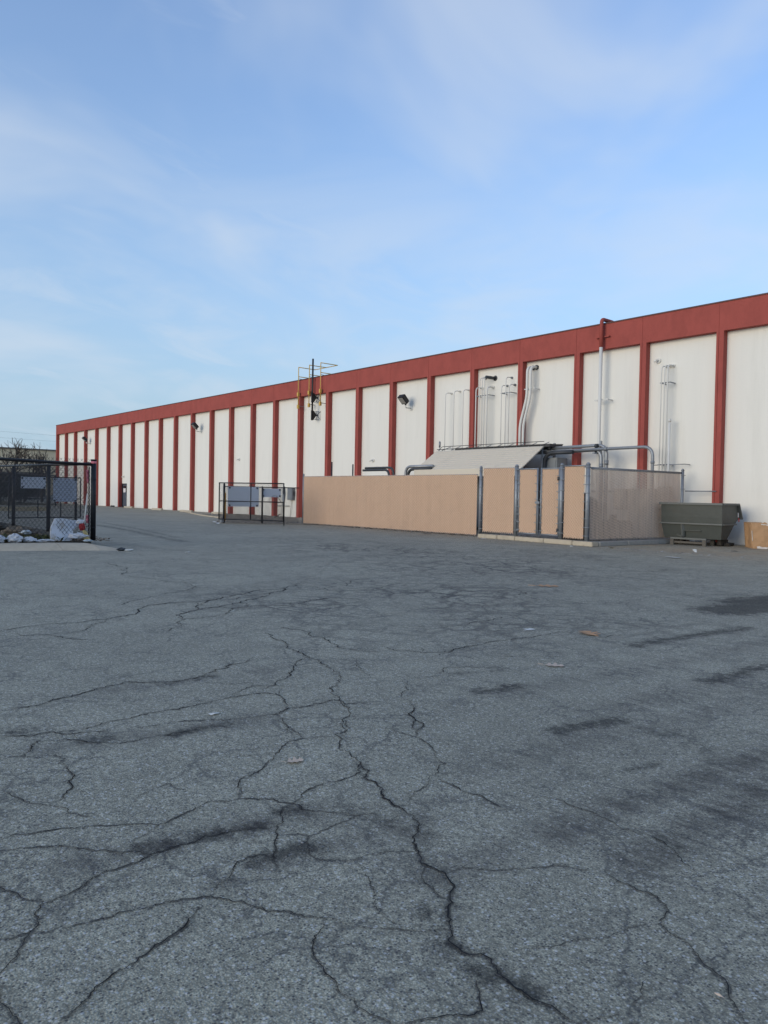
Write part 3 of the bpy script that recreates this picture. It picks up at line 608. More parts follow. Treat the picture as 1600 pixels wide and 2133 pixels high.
for w, P, pts in LINES:
    fissure(P, w).build('crack', 'crack', ground, fix=False)
    for q in pts[1:-1]:                                   # short hairline spurs
        if rc.random() < .45:
            ln = rc.uniform(.04, .14)*(1+.12*math.hypot(*q)); a = rc.uniform(0, 6.28); b_ = a+rc.gauss(0, .5)
            m_ = (q[0]+ln*.5*math.cos(a), q[1]+ln*.5*math.sin(a))
            fissure(wander([q, m_, (m_[0]+ln*.5*math.cos(b_), m_[1]+ln*.5*math.sin(b_))]), 1).build('crack', 'crack', ground, fix=False)

# ------------------------------------------------------------------ warehouse
WY, FY = 27.47, 27.17          # panel face, rib and fascia face
NR = 31
H, FB = 8.84, 7.81             # top of fascia, its underside
wh = thing('warehouse', 'long white precast warehouse with dark red ribs and a red fascia band', 'building', (-45, WY, 0))
RIBS = [-88.96, -85.95, -82.94, -79.8, -76.6, -73.4, -70.36, -67.4, -64.32, -61.35, -58.4, -55.33, -52.14, -49.12, -46.06, -43.13, -40.16, -37.13, -34.18, -31.18, -28.19, -25.16, -22.17, -19.10, -16.0, -12.92]
RIBS += [-12.92+3.08*i for i in range(1, 6)]
RX0 = RIBS[0]
def rib_x(k): return RIBS[k]
RW = .275
for k in range(NR):
    x = rib_x(k)
    mb = MB()
    mb.span((x, FY, 0), (x+.085, WY+.05, FB)).span((x+.10, FY, 0), (x+RW, WY+.05, FB)).span((x+.08, FY+.025, 0), (x+.105, WY+.05, FB))
    mb.build('rib', 'red_paint', wh)
    if k < NR-1:
        x1 = rib_x(k+1)
        if k == 6:      # bay with the door
            mb = MB(); dx0, dx1, dz = -70.075, -68.925, 2.24
            mb.span((x+RW, WY, 0), (dx0, WY+.2, 8.0)).span((dx1, WY, 0), (x1, WY+.2, 8.0)).span((dx0, WY, dz), (dx1, WY+.2, 8.0))
        else:
            mb = MB().span((x+RW, WY, 0), (x1, WY+.2, 8.0))
        mb.build('wall_panel', 'white_wall', wh)
        a = x+.0925+(.006 if k else -.0925); b = x1+.0925-.006
        MB().span((a, FY, FB), (b, WY+.2, H)).build('fascia_panel', 'red_paint', wh)
        MB().span((a-.004, FY-.03, H+.002), (b+.004, WY+.25, H+.05)).build('coping', 'coping', wh)
xe = rib_x(NR-1)+.1
MB().span((RX0, FY+.012, FB+.01), (xe, WY+.18, H-.01)).build('fascia_joint', 'red_paint', wh)
MB().span((RX0+.002, WY+.22, 0), (xe, WY+60, H-.35)).build('building_body', 'white_wall', wh)
dr = MB().span((-70.02, WY+.05, .02), (-68.93, WY+.10, 2.19)).build('door', 'door_paint', wh)
MB().span((-70.07, WY-.012, 0), (-69.99, WY+.13, 2.24)).span((-69.01, WY-.012, 0), (-68.93, WY+.13, 2.24)).span((-69.99, WY-.012, 2.16), (-69.01, WY+.13, 2.24)).build('door_frame', 'door_frame', dr)
MB().span((-69.87, WY+.035, 1.42), (-69.13, WY+.052, 2.02)).build('door_window', 'glass', dr)
nt_ = MB().span((-69.83, WY+.026, 1.40), (-69.29, WY+.033, 1.78)).build('notice', 'paper', dr)
MB().span((-69.05, WY-.02, .95), (-69.11, WY+.05, 1.12)).build('handle', 'galv', dr)

# small fittings on the wall
def wall_light(x, z, label):
    t = thing('wall_light', label, 'wall light', (x, WY, z), 'small fittings on the wall panels')
    MB().tube([(x, WY, z), (x, WY-.05, z)], .10, 12).build('mounting_plate', 'white_paint', t)
    MB().tube(bend([(x, WY-.04, z), (x, WY-.16, z+.01), (x-.10, WY-.20, z-.06)], .05), .035, 8).build('head', 'white_paint', t)
    return t
wall_light(-48.02, 3.99, 'small round white wall fitting two bays left of the black antenna mast')
wall_light(-32.82, 3.56, 'small white double wall fitting above the left end of the tan privacy fence')
wall_light(-69.6, 2.9, 'small white light fitting on the wall straight above the grey door')
wall_light(-15.34, 7.08, 'small white bracket high on the wall, left of the three thin white conduits')

def floodlight(x, z, label):
    t = thing('floodlight', label, 'floodlight', (x, WY, z), 'floodlights on the warehouse wall')
    MB().span((x-.09, WY-.025, z-.10), (x+.09, WY+.01, z+.10)).build('wall_plate', 'white_paint', t)
    MB().tube(bend([(x, WY-.02, z), (x, WY-.42, z+.02), (x, WY-.42, z+.18)], .06), .032, 8).build('arm', 'white_paint', t)
    MB().tube([(x, WY-.42, z+.15), (x, WY-.42, z+.32)], .05, 10).build('slip_fitter', 'lamp_body', t)
    m = Matrix.Rotation(R(46), 3, 'X'); c = Vector((x, WY-.57, z+.47))
    def tr(p): return c+m @ Vector(p)
    def blk(a, b, nm, mt, par, bev=.012):
        mb = MB().span(a, b); mb.v = [tuple(tr(v)) for v in mb.v]; return mb.build(nm, mt, par, bevel=bev)
    hd = blk((-.21, -.15, -.25), (.21, .09, .25), 'housing', 'lamp_body', t)
    blk((-.16, -.162, -.19), (.16, -.148, .19), 'lens', 'lamp_lens', hd, 0)
    for i in range(5):
        blk((-.18+.085*i, .09, -.20), (-.165+.085*i, .12, .20), 'cooling_fin', 'lamp_body', hd, 0)
    return t
floodlight(-29.70, 6.28, 'black floodlight on a white arm, nearest and largest of the three on the wall')
floodlight(-53.98, 6.30, 'black floodlight on a white arm, middle one of three, above the parking stops')
floodlight(-78.70, 6.38, 'black floodlight on the far end of the wall, over the chain-link fence corner')

# roof access rails and antenna mast
RY = 27.02
rl = thing('roof_guard_rail', 'yellow tubular guard rails rising above the red fascia beside the black mast', 'guard rail', (-38.7, RY, 7.0))
RXS = (-39.90, -38.70, -37.49)
for i, x in enumerate(RXS):
    p = MB().tube([(x, RY, 7.07), (x, RY, 9.67)], .028, 8).build('post', 'yellow_paint', rl)
    MB().box((x, RY, 7.14), (.13, .13, .24)).build('clamp', 'yellow_paint', p, bevel=.01)
    MB().box((x, RY, 7.93), (.14, .14, .24)).build('clamp', 'yellow_paint', p, bevel=.01)
    MB().bar((x, RY+.05, 7.19), (x, WY, 7.19), .022, 6).build('standoff', 'galv_dull', p)
    MB().bar((x, RY+.05, 7.93), (x, 27.2, 7.93), .022, 6).build('standoff', 'galv_dull', p)
for z in (9.66, 9.06):
    mb = MB()
    for x in RXS: mb.bar((x, RY, z), (x, 28.3, z), .026, 6)
    mb.bar((RXS[0]-.02, 28.3, z), (RXS[2]+.02, 28.3, z), .026, 6); mb.build('rail', 'yellow_paint', rl)
for x in RXS: MB().bar((x, RY, 8.93), (x, 27.7, 8.91), .018, 6).build('brace', 'galv_dull', rl)
AX = -38.30
an = thing('antenna_mast', 'black antenna mast on two wall brackets rising above the roof edge between yellow rails', 'antenna', (AX, 27.0, 6.1))
MB().tube([(AX, 27.0, 6.17), (AX, 27.0, 10.0)], .055, 10).build('mast', 'black_metal', an)
for z in (6.50, 7.59):
    b = MB().extrude([(AX-.04, 26.93, z-.30), (AX-.04, 27.08, z-.30), (AX-.04, 27.26, z-.06), (AX-.04, 27.26, z+.10), (AX-.04, 27.08, z+.28), (AX-.04, 26.93, z+.28)], (.08, 0, 0)).build('bracket', 'black_metal', an)
    MB().bar((AX, 27.2, z+.02), (AX, 27.40, z), .055, 8).build('arm', 'black_metal', b)
    MB().span((AX-.27, WY-.03, z-.27), (AX+.27, WY, z+.27)).build('wall_plate', 'white_paint', b)
    mb = MB()
    for dx in (-.22, .22):
        for dz in (-.22, .22): mb.bar((AX+dx, WY-.03, z+dz), (AX+dx*.25, 27.36, z+dz*.25), .018, 6)
    mb.bar((AX-.26, 27.30, z+.25), (AX+.26, 27.30, z+.25), .018, 6).bar((AX-.26, 27.30, z-.25), (AX+.26, 27.30, z-.25), .018, 6)
    mb.build('strut', 'galv_dull', b)

# pipes and conduits running up the wall
CY = 27.02
VX = -17.66
dp = thing('vent_pipe', 'thick white vent pipe up the wall, red and bent over the roof at its top', 'pipe', (VX, 27.0, 0))
MB().tube([(VX, 26.98, .2), (VX, 26.98, 7.86)], .072, 12).build('white_pipe', 'white_paint', dp)
MB().tube(bend([(VX, 26.98, 7.862), (VX, 26.98, 9.02), (VX, 27.9, 9.02), (VX, 27.9, 8.6)], .16, 6), .078, 12).build('red_pipe', 'red_paint', dp)
for z, mt in ((5.70, 'white_paint'), (8.3, 'red_paint')):
    MB().span((VX-.32, 27.06, z-.025), (VX+.32, 27.10, z+.025)).span((VX-.30, 27.08, z-.02), (VX-.26, 27.5, z+.02)).span((VX+.26, 27.08, z-.02), (VX+.30, 27.5, z+.02)).build('pipe_strap', mt, dp)

PX = .9897
def pz(z): return 1.55+(z-1.55)*PX
bp_ = thing('conduit_run', 'pair of thick white pipes bent in an S up to dark wall holes', 'conduit', (-21.8, 27.1, 0), 'conduits climbing the warehouse wall')
for dx in (0, .19):
    MB().tube(bend([(-21.86+dx, CY, .3), (-21.86+dx, CY, 4.9), (-21.50+dx, CY, 6.15), (-21.50+dx, CY, 7.52), (-21.50+dx, WY+.1, 7.52)], .28, 6), .062, 10).build('pipe', 'white_paint', bp_)
    MB().tube([(-21.50+dx, WY-.06, 7.52), (-21.50+dx, WY+.02, 7.52)], .11, 12).build('collar', 'dark_pipe', bp_)
MB().span((-21.72, CY+.07, 6.50), (-21.12, CY+.11, 6.54)).span((-21.70, CY+.1, 6.50), (-21.66, WY, 6.54)).span((-21.17, CY+.1, 6.50), (-21.13, WY, 6.54)).build('pipe_strap', 'white_paint', bp_)

def conduit_set(label, runs, strap=None, r=.026, cat='conduit'):
    runs = [(a[0]*PX, pz(a[1]), a[2]*.82, a[3]) for a in runs]
    x0 = sum(a[0] for a in runs)/len(runs)
    t = thing('conduit_run', label, cat, (x0, CY, 0), 'conduits climbing the warehouse wall')
    for x, z, rr, flange in runs:
        c = MB().tube(bend([(x, CY, .3), (x, CY, z), (x, WY+.05, z)], .22, 5), rr, 8).build('conduit', 'white_paint', t)
        if flange:
            MB().tube([(x, WY-.05, z), (x, WY, z)], rr*2.6, 10).tube([(x, WY-.13, z), (x, WY-.04, z)], rr*1.5, 8).build('wall_flange', flange, c)
    if strap:
        for z in strap:
            xa = min(a[0] for a in runs)-.08; xb = max(a[0] for a in runs)+.10
            MB().span((xa, CY+.035, z-.02), (xb, CY+.07, z+.02)).span((xb-.05, CY+.05, z-.018), (xb-.01, WY, z+.018)).span((xa+.01, CY+.05, z-.018), (xa+.05, WY, z+.018)).build('pipe_strap', 'galv_dull', t)
    return t
conduit_set('three separate thin white conduits hooking into the wall above the left of the canopy', [(-26.95, 6.88, .025, 'white_paint'), (-26.35, 6.93, .025, 'white_paint'), (-25.72, 6.93, .025, 'white_paint')])
cb = conduit_set('cluster of five white conduits with a dark elbow fitting at the top right', [(-24.86, 6.95, .036, 'white_paint'), (-24.62, 7.40, .026, 'galv_dull'), (-24.46, 7.42, .026, 'galv_dull'), (-24.32, 7.42, .034, 'galv_dull'), (-24.14, 6.92, .040, 'white_paint')], [6.46])
MB().tube([(-23.93, 26.95, 7.31), (-23.80, WY, 7.29)], .075, 8).build('elbow_fitting', 'dark_pipe', cb)
MB().tube([(-23.78, WY-.02, 7.29), (-23.78, WY+.01, 7.29)], .13, 10).build('collar', 'dark_pipe', cb)
conduit_set('three white conduits with grey wall flanges, the middle one tallest', [(-23.24, 6.90, .026, 'galv_dull'), (-22.98, 7.26, .026, 'galv_dull'), (-22.78, 6.90, .03, 'galv_dull')], [6.46])
cd = conduit_set('three thin white conduits and a capped standpipe on the wall behind the green hopper', [(-15.12, 6.84, .026, 'white_paint'), (-14.99, 6.86, .026, 'white_paint'), (-14.86, 6.86, .032, 'white_paint')], [6.12, 2.95])
MB().tube([(-14.58, CY, .3), (-14.58, CY, 4.58)], .042, 10).tube([(-14.58, CY, 4.58), (-14.58, CY, 4.70)], .058, 10).build('standpipe', 'white_paint', cd)
MB().bar((-15.3, CY+.02, 2.93), (-13.9, CY+.02, 2.95), .016, 6).bar((-13.95, CY+.02, 2.95), (-13.95, WY, 2.95), .016, 6).build('cross_rail', 'galv_dull', cd)

# electrical boxes behind the black gate
def ebox(x0, x1, z0, z1, label, dark):
    t = thing('electrical_box', label, 'electrical box', ((x0+x1)/2, WY, z0), 'electrical boxes on the wall behind the gate')
    MB().span((x0, WY-.22, z0), (x1, WY, z1)).build('cabinet', 'white_paint' if not dark else 'cabinet', t, bevel=.01)
    MB().span((x0+.04, WY-.235, z0+.04), (x1-.04, WY-.222, z1-.04)).build('cover', 'white_paint' if not dark else 'galv_dull', t)
    MB().span((x1+.002, WY-.16, (z0+z1)/2-.12), (x1+.05, WY-.08, (z0+z1)/2+.16)).build('switch_handle', 'dark_pipe', t)
    MB().tube(bend([((x0+x1)/2, WY-.1, z0), ((x0+x1)/2, WY-.1, z0-.4), ((x0+x1)/2-.2, WY-.06, .0)], .1), .025, 6).build('conduit', 'white_paint', t)
    return t
ebox(-42.4, -41.9, 1.18, 1.95, 'pale wall-mounted electrical box, the left one behind the black gate', False)
ebox(-41.35, -40.75, 1.15, 1.95, 'grey electrical box with a dark switch, right one behind the black fence', True)
MB_ = MB().bar((-43.0, WY-.05, .72), (-41.35, WY-.05, .74), .03, 6).build('wall_pipe', 'galv', None, loc=(-42.2, WY, .72))
tag(MB_, 'thin horizontal pipe low on the white wall behind the black gate', 'pipe')

# horizontal grey pipes leaving the canopy to the right
def pipe_thing(label, path, rad, r, mt='pipe_gray', couple=(), loc=None, name='pipe_run'):
    t = thing(name, label, 'pipe', loc or path[0], 'thick grey pipes around the canopy')
    MB().tube(bend(path, rad, 7), r, 12).build('pipe', mt, t)
    for a, b in couple: MB().tube([a, b], r*1.28, 12).build('coupling', 'galv_dull', t)
    return t
pipe_thing('long grey pipe crossing two red ribs and dropping behind the side fence', [(-20.3, 26.2, 3.55), (-14.78, 26.2, 3.60), (-14.78, 26.2, .2)], .42, .062, 'galv', [((-16.9, 26.2, 3.58), (-16.75, 26.2, 3.582)), ((-14.78, 26.2, 2.95), (-14.78, 26.2, 3.05))])
pipe_thing('upper grey pipe with dark red patches ending in an elbow by the vent pipe', [(-20.4, 26.42, 3.70), (-16.92, 26.42, 3.76), (-16.92, 26.42, .3)], .42, .070, 'pipe_gray', [((-16.92, 26.42, 2.95), (-16.92, 26.42, 3.13))])
pipe_thing('lower grey pipe bending down just behind the corner fence post', [(-20.4, 26.3, 3.52), (-17.08, 26.3, 3.56), (-17.08, 26.3, .3)], .40, .066, 'pipe_gray', [((-17.08, 26.3, 2.82), (-17.08, 26.3, 3.0))])
pipe_thing('dark grey pipe curving down under the right end of the canopy', [(-18.3, 26.1, 3.5), (-19.75, 26.1, 3.5), (-19.75, 26.1, .3)], .5, .085, 'dark_pipe')
for x, lab in ((-19.6, 'left upright steel channel carrying the grey pipes beside the canopy'), (-17.3, 'right upright steel channel carrying the grey pipes by the vent pipe')):
    t = thing('pipe_support', lab, 'pipe support', (x, 26.6, 0), 'steel channels carrying the grey pipes')
    MB().span((x-.04, 26.55, .14), (x+.04, 26.63, 3.95)).build('channel', 'galv', t)
    mb = MB().span((x-.05, 26.08, 3.40), (x+.05, 26.55, 3.46)); mb.build('bracket', 'galv_dull', t)
    for z in (3.55, 3.72): MB().tube([(x-.05, 26.28, z), (x+.05, 26.28, z)], .09, 10).build('clamp', 'dark_pipe', t)
# pipes to the left of the canopy
pipe_thing('two-tone dark pipe running left from the canopy above the tan fence, upper', [(-29.9, 24.5, 2.95), (-27.72, 24.5, 2.95), (-27.45, 24.5, .3)], .35, .058, 'dark_pipe')
pipe_thing('dark pipe running left from the canopy above the tan fence, lower', [(-29.9, 24.35, 2.83), (-27.9, 24.35, 2.83), (-27.62, 24.35, .3)], .3, .058, 'dark_pipe')
pipe_thing('grey pipe arching up from behind the tan fence into the left of the canopy', [(-27.0, 24.6, .3), (-26.9, 24.6, 2.98), (-25.0, 24.6, 2.98)], .36, .07, 'pipe_gray')
pipe_thing('second grey arched pipe beside the left end of the canopy', [(-26.72, 24.5, .3), (-26.62, 24.5, 2.84), (-25.0, 24.5, 2.84)], .36, .07, 'dark_pipe')
for x, z, l in ((-30.26, 3.2, 'taller thin black pole standing up behind the tan fence'), (-28.55, 3.05, 'shorter thin black pole against the red rib behind the tan fence')):
    o = MB().tube([(x, 22.6, 0), (x, 22.6, z)], .035, 8).build('pole', 'black_metal', None, loc=(x, 22.6, 0)); tag(o, l, 'pole', 'thin black poles behind the tan fence')

# sloping metal canopy over the switchgear
CX0, CX1 = -26.15, -19.68
cp = thing('canopy', 'beige corrugated metal canopy sloping over electrical gear behind the tan fence', 'canopy', (-22.9, 25.2, 2.7))
NS = 10
for i in range(NS):
    t0, t1 = i/NS, (i+1)/NS
    p = lambda t, up: (24.5+1.47*t-up*.5, 2.80+.99*t+up*.86)
    y0, z0 = p(t0, .0); y1, z1 = p(t1, -.012); yb, zb = p(t1-.02, .020); ya, za = p(t0, .020)
    MB().extrude([(CX0, y0, z0-.02), (CX0, ya, za), (CX0, yb, zb), (CX0, y1, z1+.004), (CX0, y1+.01, z1-.03)], (CX1-CX0, 0, 0)).build('roof_sheet', 'canopy', cp)
MB().span((CX0, 24.44, 2.48), (CX1, 24.49, 2.815)).build('front_trim', 'canopy', cp)
MB().span((CX0+1.2, 25.99, 3.76), (CX1+.28, 26.9, 3.885)).build('top_deck_and_shade', 'steel_dark', cp)  # flat deck, made thick and dark so its front edge paints the shadow band
fr = MB()
fr.bar((CX0, 25.97, 3.86), (CX1, 25.97, 3.86), .022, 4).bar((CX1, 25.97, 3.86), (CX1+.3, 26.9, 3.90), .022, 4)
fr.build('top_rail', 'steel_dark', cp)
for i in range(10):
    x = CX0+.35+i*.66
    MB().bar((x, 25.94, 3.80), (x+.05, 26.5, 4.0), .018, 4).build('strut', 'galv_dull', cp)
MB().tube(bend([(CX0+.1, 25.97, 3.8), (CX0+.35, 25.97, 3.99), (CX1, 25.97, 3.99)], .1), .014, 6).build('cable', 'black_metal', cp)
for x, y in ((CX0+.06, 25.93), (CX1-.06, 25.93), (CX0+.06, 24.62), (CX1-.06, 24.62)):
    MB().span((x-.03, y-.03, .14), (x+.03, y+.03, 3.75 if y > 25 else 2.78)).build('leg', 'galv_dull', cp)
sg = thing('switchgear', 'grey electrical cabinets standing under the beige canopy', 'cabinet', (-22.5, 26.4, .14))
for i, (a, b, z) in enumerate(((-25.6, -24.0, 2.3), (-23.9, -22.2, 2.5), (-22.1, -20.7, 2.4), (-20.05, -19.2, 3.3))):
    c = MB().span((a, 26.25, .14), (b, 27.0, z)).build('cabinet', 'cabinet', sg, bevel=.015)
    MB().span((a+.06, 26.225, .3), (b-.06, 26.247, z-.1)).build('cabinet_door', 'cabinet', c)
vp = MB().tube([(-26.6, 26.6, 3.4), (-26.6, 26.6, 4.35)], .018, 6).tube([(-26.6, 26.6, 4.02), (-26.6, 26.6, 4.30)], .05, 8).build('vent_stub', 'galv', None, loc=(-26.6, 26.6, 3.4)); tag(vp, 'short grey vent stub poking above the left of the canopy', 'vent')

# ------------------------------------------------------------------ tan privacy fences and enclosure
def lerp(a, b, t): return (a[0]+(b[0]-a[0])*t, a[1]+(b[1]-a[1])*t)
def priv_panel(t, p0, p1, z0, z1, slat='slat_tan', wire='wire_tan', sw=.0655, sp=.066, th=.008, wr=.0105, pitch=.105, nd=None, rails=True):
    d = Vector((p1[0]-p0[0], p1[1]-p0[1], 0)); Ln = d.length; d.normalize(); ang = math.atan2(d.y, d.x); nn = Vector((d.y, -d.x, 0))
    rr = random.Random(int(abs(p0[0]*100)))
    mb = MB(); n = int(Ln/sp)
    for i in range(n):
        c = Vector((p0[0], p0[1], 0))+d*((i+.5)*Ln/n)+nn*rr.uniform(-.002, .002)
        za, zb = z0+rr.uniform(0, .02), z1-rr.uniform(0, .012)
        mb.box((c.x, c.y, (za+zb)/2), (sw, th, zb-za), rz=ang+rr.uniform(-.02, .02))
    stuff(mb.build('privacy_slats', slat, t))
    # the weave lies just in front of the slats
    q0 = (p0[0]+nn.x*.010, p0[1]+nn.y*.010); q1 = (p1[0]+nn.x*.010, p1[1]+nn.y*.010)
    stuff(chain_link(q0, q1, z0-.03, z1+.03, pitch, wr, off=.004, r_b=wr*.55).build('chain_link_mesh', wire, t))
    if rails:
        MB().bar((p0[0], p0[1]+.035, z1+.0), (p1[0], p1[1]+.035, z1+.0), .020, 8).build('top_rail', 'galv', t)
        MB().bar((p0[0], p0[1]+.03, z0-.005), (p1[0], p1[1]+.03, z0-.005), .008, 6).build('tension_wire', 'galv', t)
def galv_post(t, x, y, z0, z1, r=.045, ties=6, cap=True, side=1):
    p = MB().tube([(x, y, z0), (x, y, z1)], r, 12).build('post', 'galv', t)
    if cap: MB().tube([(x, y, z1-.03), (x, y, z1+.012), (x, y, z1+.045)], r*1.18, 12, r2=r*.5).build('post_cap', 'galv', p)
    for i in range(ties):
        z = z0+(z1-z0)*(i+.6)/ties
        MB().tube([(x, y, z-.012), (x, y, z+.012)], r*1.16, 10).span((x+side*r, y-.06, z-.01), (x+side*(r+.07), y-.02, z+.012)).build('tie_band', 'galv_dull', p)
    return p
lf = thing('privacy_fence', 'longest run of tan slatted chain-link fence standing left of the gates', 'fence', (-25.8, 22.0, 0), 'tan privacy fences')
LA, LB = (-31.86, 21.95), (-19.72, 21.95)
priv_panel(lf, (LA[0]+.09, LA[1]), (LB[0]-.10, LB[1]), .07, 2.44)
galv_post(lf, LA[0], LA[1]+.04, 0, 2.56, ties=7, side=1)
for x in (-27.5, -23.6):
    MB().tube([(x, 22.02, 0), (x, 22.02, 2.40)], .035, 10).build('post', 'galv', lf)
EA, EB = (-19.48, 21.78), (-14.43, 21.47)
def eat(t): return lerp(EA, EB, t)
PZ = .14
p1f = thing('privacy_fence', 'square tan slatted fence panel on the kerb between the long run and the gates', 'fence', (-18.6, 21.7, PZ), 'tan privacy fences')
galv_post(p1f, *eat(0), PZ, 2.72, r=.06, ties=8)
galv_post(p1f, *eat(.368), PZ, 2.74, r=.07, ties=7)
priv_panel(p1f, eat(.028), eat(.345), .24, 2.66)
def gate_leaf(a, b, label):
    pa, pb = eat(a), eat(b)
    t = thing('gate', label, 'gate', (pa[0], pa[1], PZ), 'tan slatted enclosure gates')
    mb = MB()
    for q in (pa, pb): mb.tube([(q[0], q[1], .24), (q[0], q[1], 2.64)], .030, 8)
    for z in (.27, 2.61): mb.tube([(pa[0], pa[1], z), (pb[0], pb[1], z)], .026, 8)
    mb.build('frame', 'galv', t)
    d = .035/5.06
    priv_panel(t, eat(a+d*1.2), eat(b-d*1.2), .29, 2.58, rails=False)
    for i in range(8):
        z = .4+i*.28
        MB().span((pa[0]-.04, pa[1]-.05, z-.012), (pa[0]+.09, pa[1]-.036, z+.012)).build('tie_band', 'galv_dull', t)
        MB().span((pb[0]-.09, pb[1]-.05, z-.012), (pb[0]+.04, pb[1]-.036, z+.012)).build('tie_band', 'galv_dull', t)
    return t
g1 = gate_leaf(.392, .567, 'left leaf of the tan slatted gate, below the right end of the canopy')
g2 = gate_leaf(.602, .762, 'right leaf of the tan slatted gate, hinged on the post with dark hinges')
q = eat(.567)
MB().tube([(q[0]+.075, q[1]-.04, .10), (q[0]+.075, q[1]-.04, 1.45)], .018, 8).build('drop_rod', 'galv_dull', g1)
MB().span((q[0]-.03, q[1]-.10, 1.36), (q[0]+.16, q[1]-.03, 1.44)).build('latch', 'galv_dull', g1)
p2f = thing('privacy_fence', 'narrow tan slatted fence panel between the gate hinge post and the corner post', 'fence', (-15.0, 21.5, PZ), 'tan privacy fences')
h = galv_post(p2f, *eat(.782), PZ, 2.74, r=.068, ties=7)
q = eat(.782)
for z in (.45, 2.25): MB().tube([(q[0]-.13, q[1]-.01, z), (q[0], q[1]-.01, z)], .035, 8).tube([(q[0]-.13, q[1]-.01, z-.06), (q[0]-.13, q[1]-.01, z+.06)], .045, 8).build('hinge', 'dark_pipe', p2f)
priv_panel(p2f, eat(.806), eat(.972), .22, 2.66)
MB().bar((eat(.79)[0], eat(.79)[1]-.02, 2.68), (EB[0], EB[1]-.02, 2.68), .022, 8).build('brace_rail', 'galv', p2f)
galv_post(p2f, *EB, PZ, 2.74, r=.075, ties=9, side=-1)
sf = thing('privacy_fence', 'see-through grey-tan side of the fence enclosure running back to the white wall', 'fence', (-14.43, 24, PZ), 'tan privacy fences')
priv_panel(sf, (-14.42, 21.60), (-13.93, 26.72), .20, 2.58, slat='slat_side', wire='slat_side', sw=.040, sp=.066, th=.008, wr=.006, pitch=.085)
MB().bar((-14.43, 21.6, 2.62), (-13.92, 26.8, 2.62), .024, 8).build('brace_rail', 'galv_dull', sf)
galv_post(sf, -13.90, 26.84, PZ, 2.72, r=.055, ties=5)
MB().tube([(-14.19, 24.3, PZ), (-14.19, 24.3, 2.6)], .03, 8).build('post', 'galv_dull', sf)
wr_ = MB().bar((-13.9, 27.05, 1.93), (-12.75, 27.12, 1.93), .02, 6).build('wall_rail', 'galv', None, loc=(-13.5, 27.1, 1.93)); tag(wr_, 'thin grey rail from the far fence post to the red rib above the hopper', 'rail')
MB_ = MB().bar((-18.2, WY-.1, 1.90), (-15.1, WY-.1, 1.90), .03, 6).build('wall_pipe', 'galv', None, loc=(-16.6, WY, 1.9)); tag(MB_, 'horizontal pipe on the wall seen through the side fence', 'pipe')

# things inside the enclosure, seen through the side fence
def on_line(o, l, c, g=None): return tag(o, l, c, g)
tk = thing('storage_tank', 'dark rounded tank standing just inside the corner of the fence enclosure', 'tank', (-15.6, 22.9, PZ))
tb = MB()
for sx, cxx, cyy, r0, hh in ((0, -15.55, 22.75, .62, 1.55),):
    prof = [(0, 0), (1, 0), (1, .62), (.96, .76), (.84, .88), (.62, .95), (.3, .99), (0, 1)]
    n = 18; vs = []; fs = []
    for i, (a, b) in enumerate(prof):
        for j in range(n):
            th = 2*math.pi*j/n; vs.append((cxx+r0*max(a, .01)*math.cos(th), cyy+r0*1.35*max(a, .01)*math.sin(th), PZ+hh*b))
    for i in range(len(prof)-1):
        for j in range(n): fs.append((i*n+j, i*n+(j+1) % n, (i+1)*n+(j+1) % n, (i+1)*n+j))
    tb.add(vs, fs, True)
tb.build('shell', 'steel_dark', tk); MB().tube([(-15.55, 22.75, 1.66), (-15.55, 22.75, 1.76)], .16, 12).build('lid', 'dark_pipe', tk)
vt = thing('pump_unit', 'low dark machine on the pad beside the tank, behind the side fence', 'machine', (-15.3, 24.6, PZ))
MB().span((-15.9, 24.0, PZ+.05), (-14.9, 25.2, .78)).build('casing', 'steel_dark', vt, bevel=.08)
MB().span((-16.0, 23.9, PZ), (-14.8, 25.4, PZ+.05)).build('base', 'rust_dark', vt); MB().tube([(-15.3, 24.4, .78), (-15.3, 24.4, 1.0)], .13, 12).build('cap', 'dark_pipe', vt)
for (a, b, l) in (((-16.75, 26.7, 1.15), (-16.2, 27.3, 2.0), 'small tan utility box on the wall behind the bent grey pipes'), ((-14.95, 26.9, 1.25), (-14.55, 27.35, 2.1), 'narrow brown box by the far post of the side fence'),):
    t = thing('utility_box', l, 'utility box', ((a[0]+b[0])/2, b[1], a[2]), 'utility boxes inside the enclosure')
    MB().span(a, b).build('casing', 'equipment', t, bevel=.015); MB().span((a[0]+.05, a[1]-.015, a[2]+.06), (b[0]-.05, a[1]-.002, b[2]-.06)).build('cover', 'equipment', t)
t = thing('utility_cabinet', 'wide beige utility cabinet standing at the back of the enclosure', 'cabinet', (-15.6, 27.0, PZ))
MB().span((-16.1, 26.75, PZ), (-15.0, 27.3, 1.95)).build('casing', 'equipment', t, bevel=.015)
MB().span((-16.14, 26.70, 1.952), (-14.96, 27.32, 2.0)).build('lid', 'equipment', t)
for x in (-16.05, -15.53): MB().span((x, 26.725, PZ+.1), (x+.47, 26.747, 1.85)).build('cabinet_door', 'equipment', t)

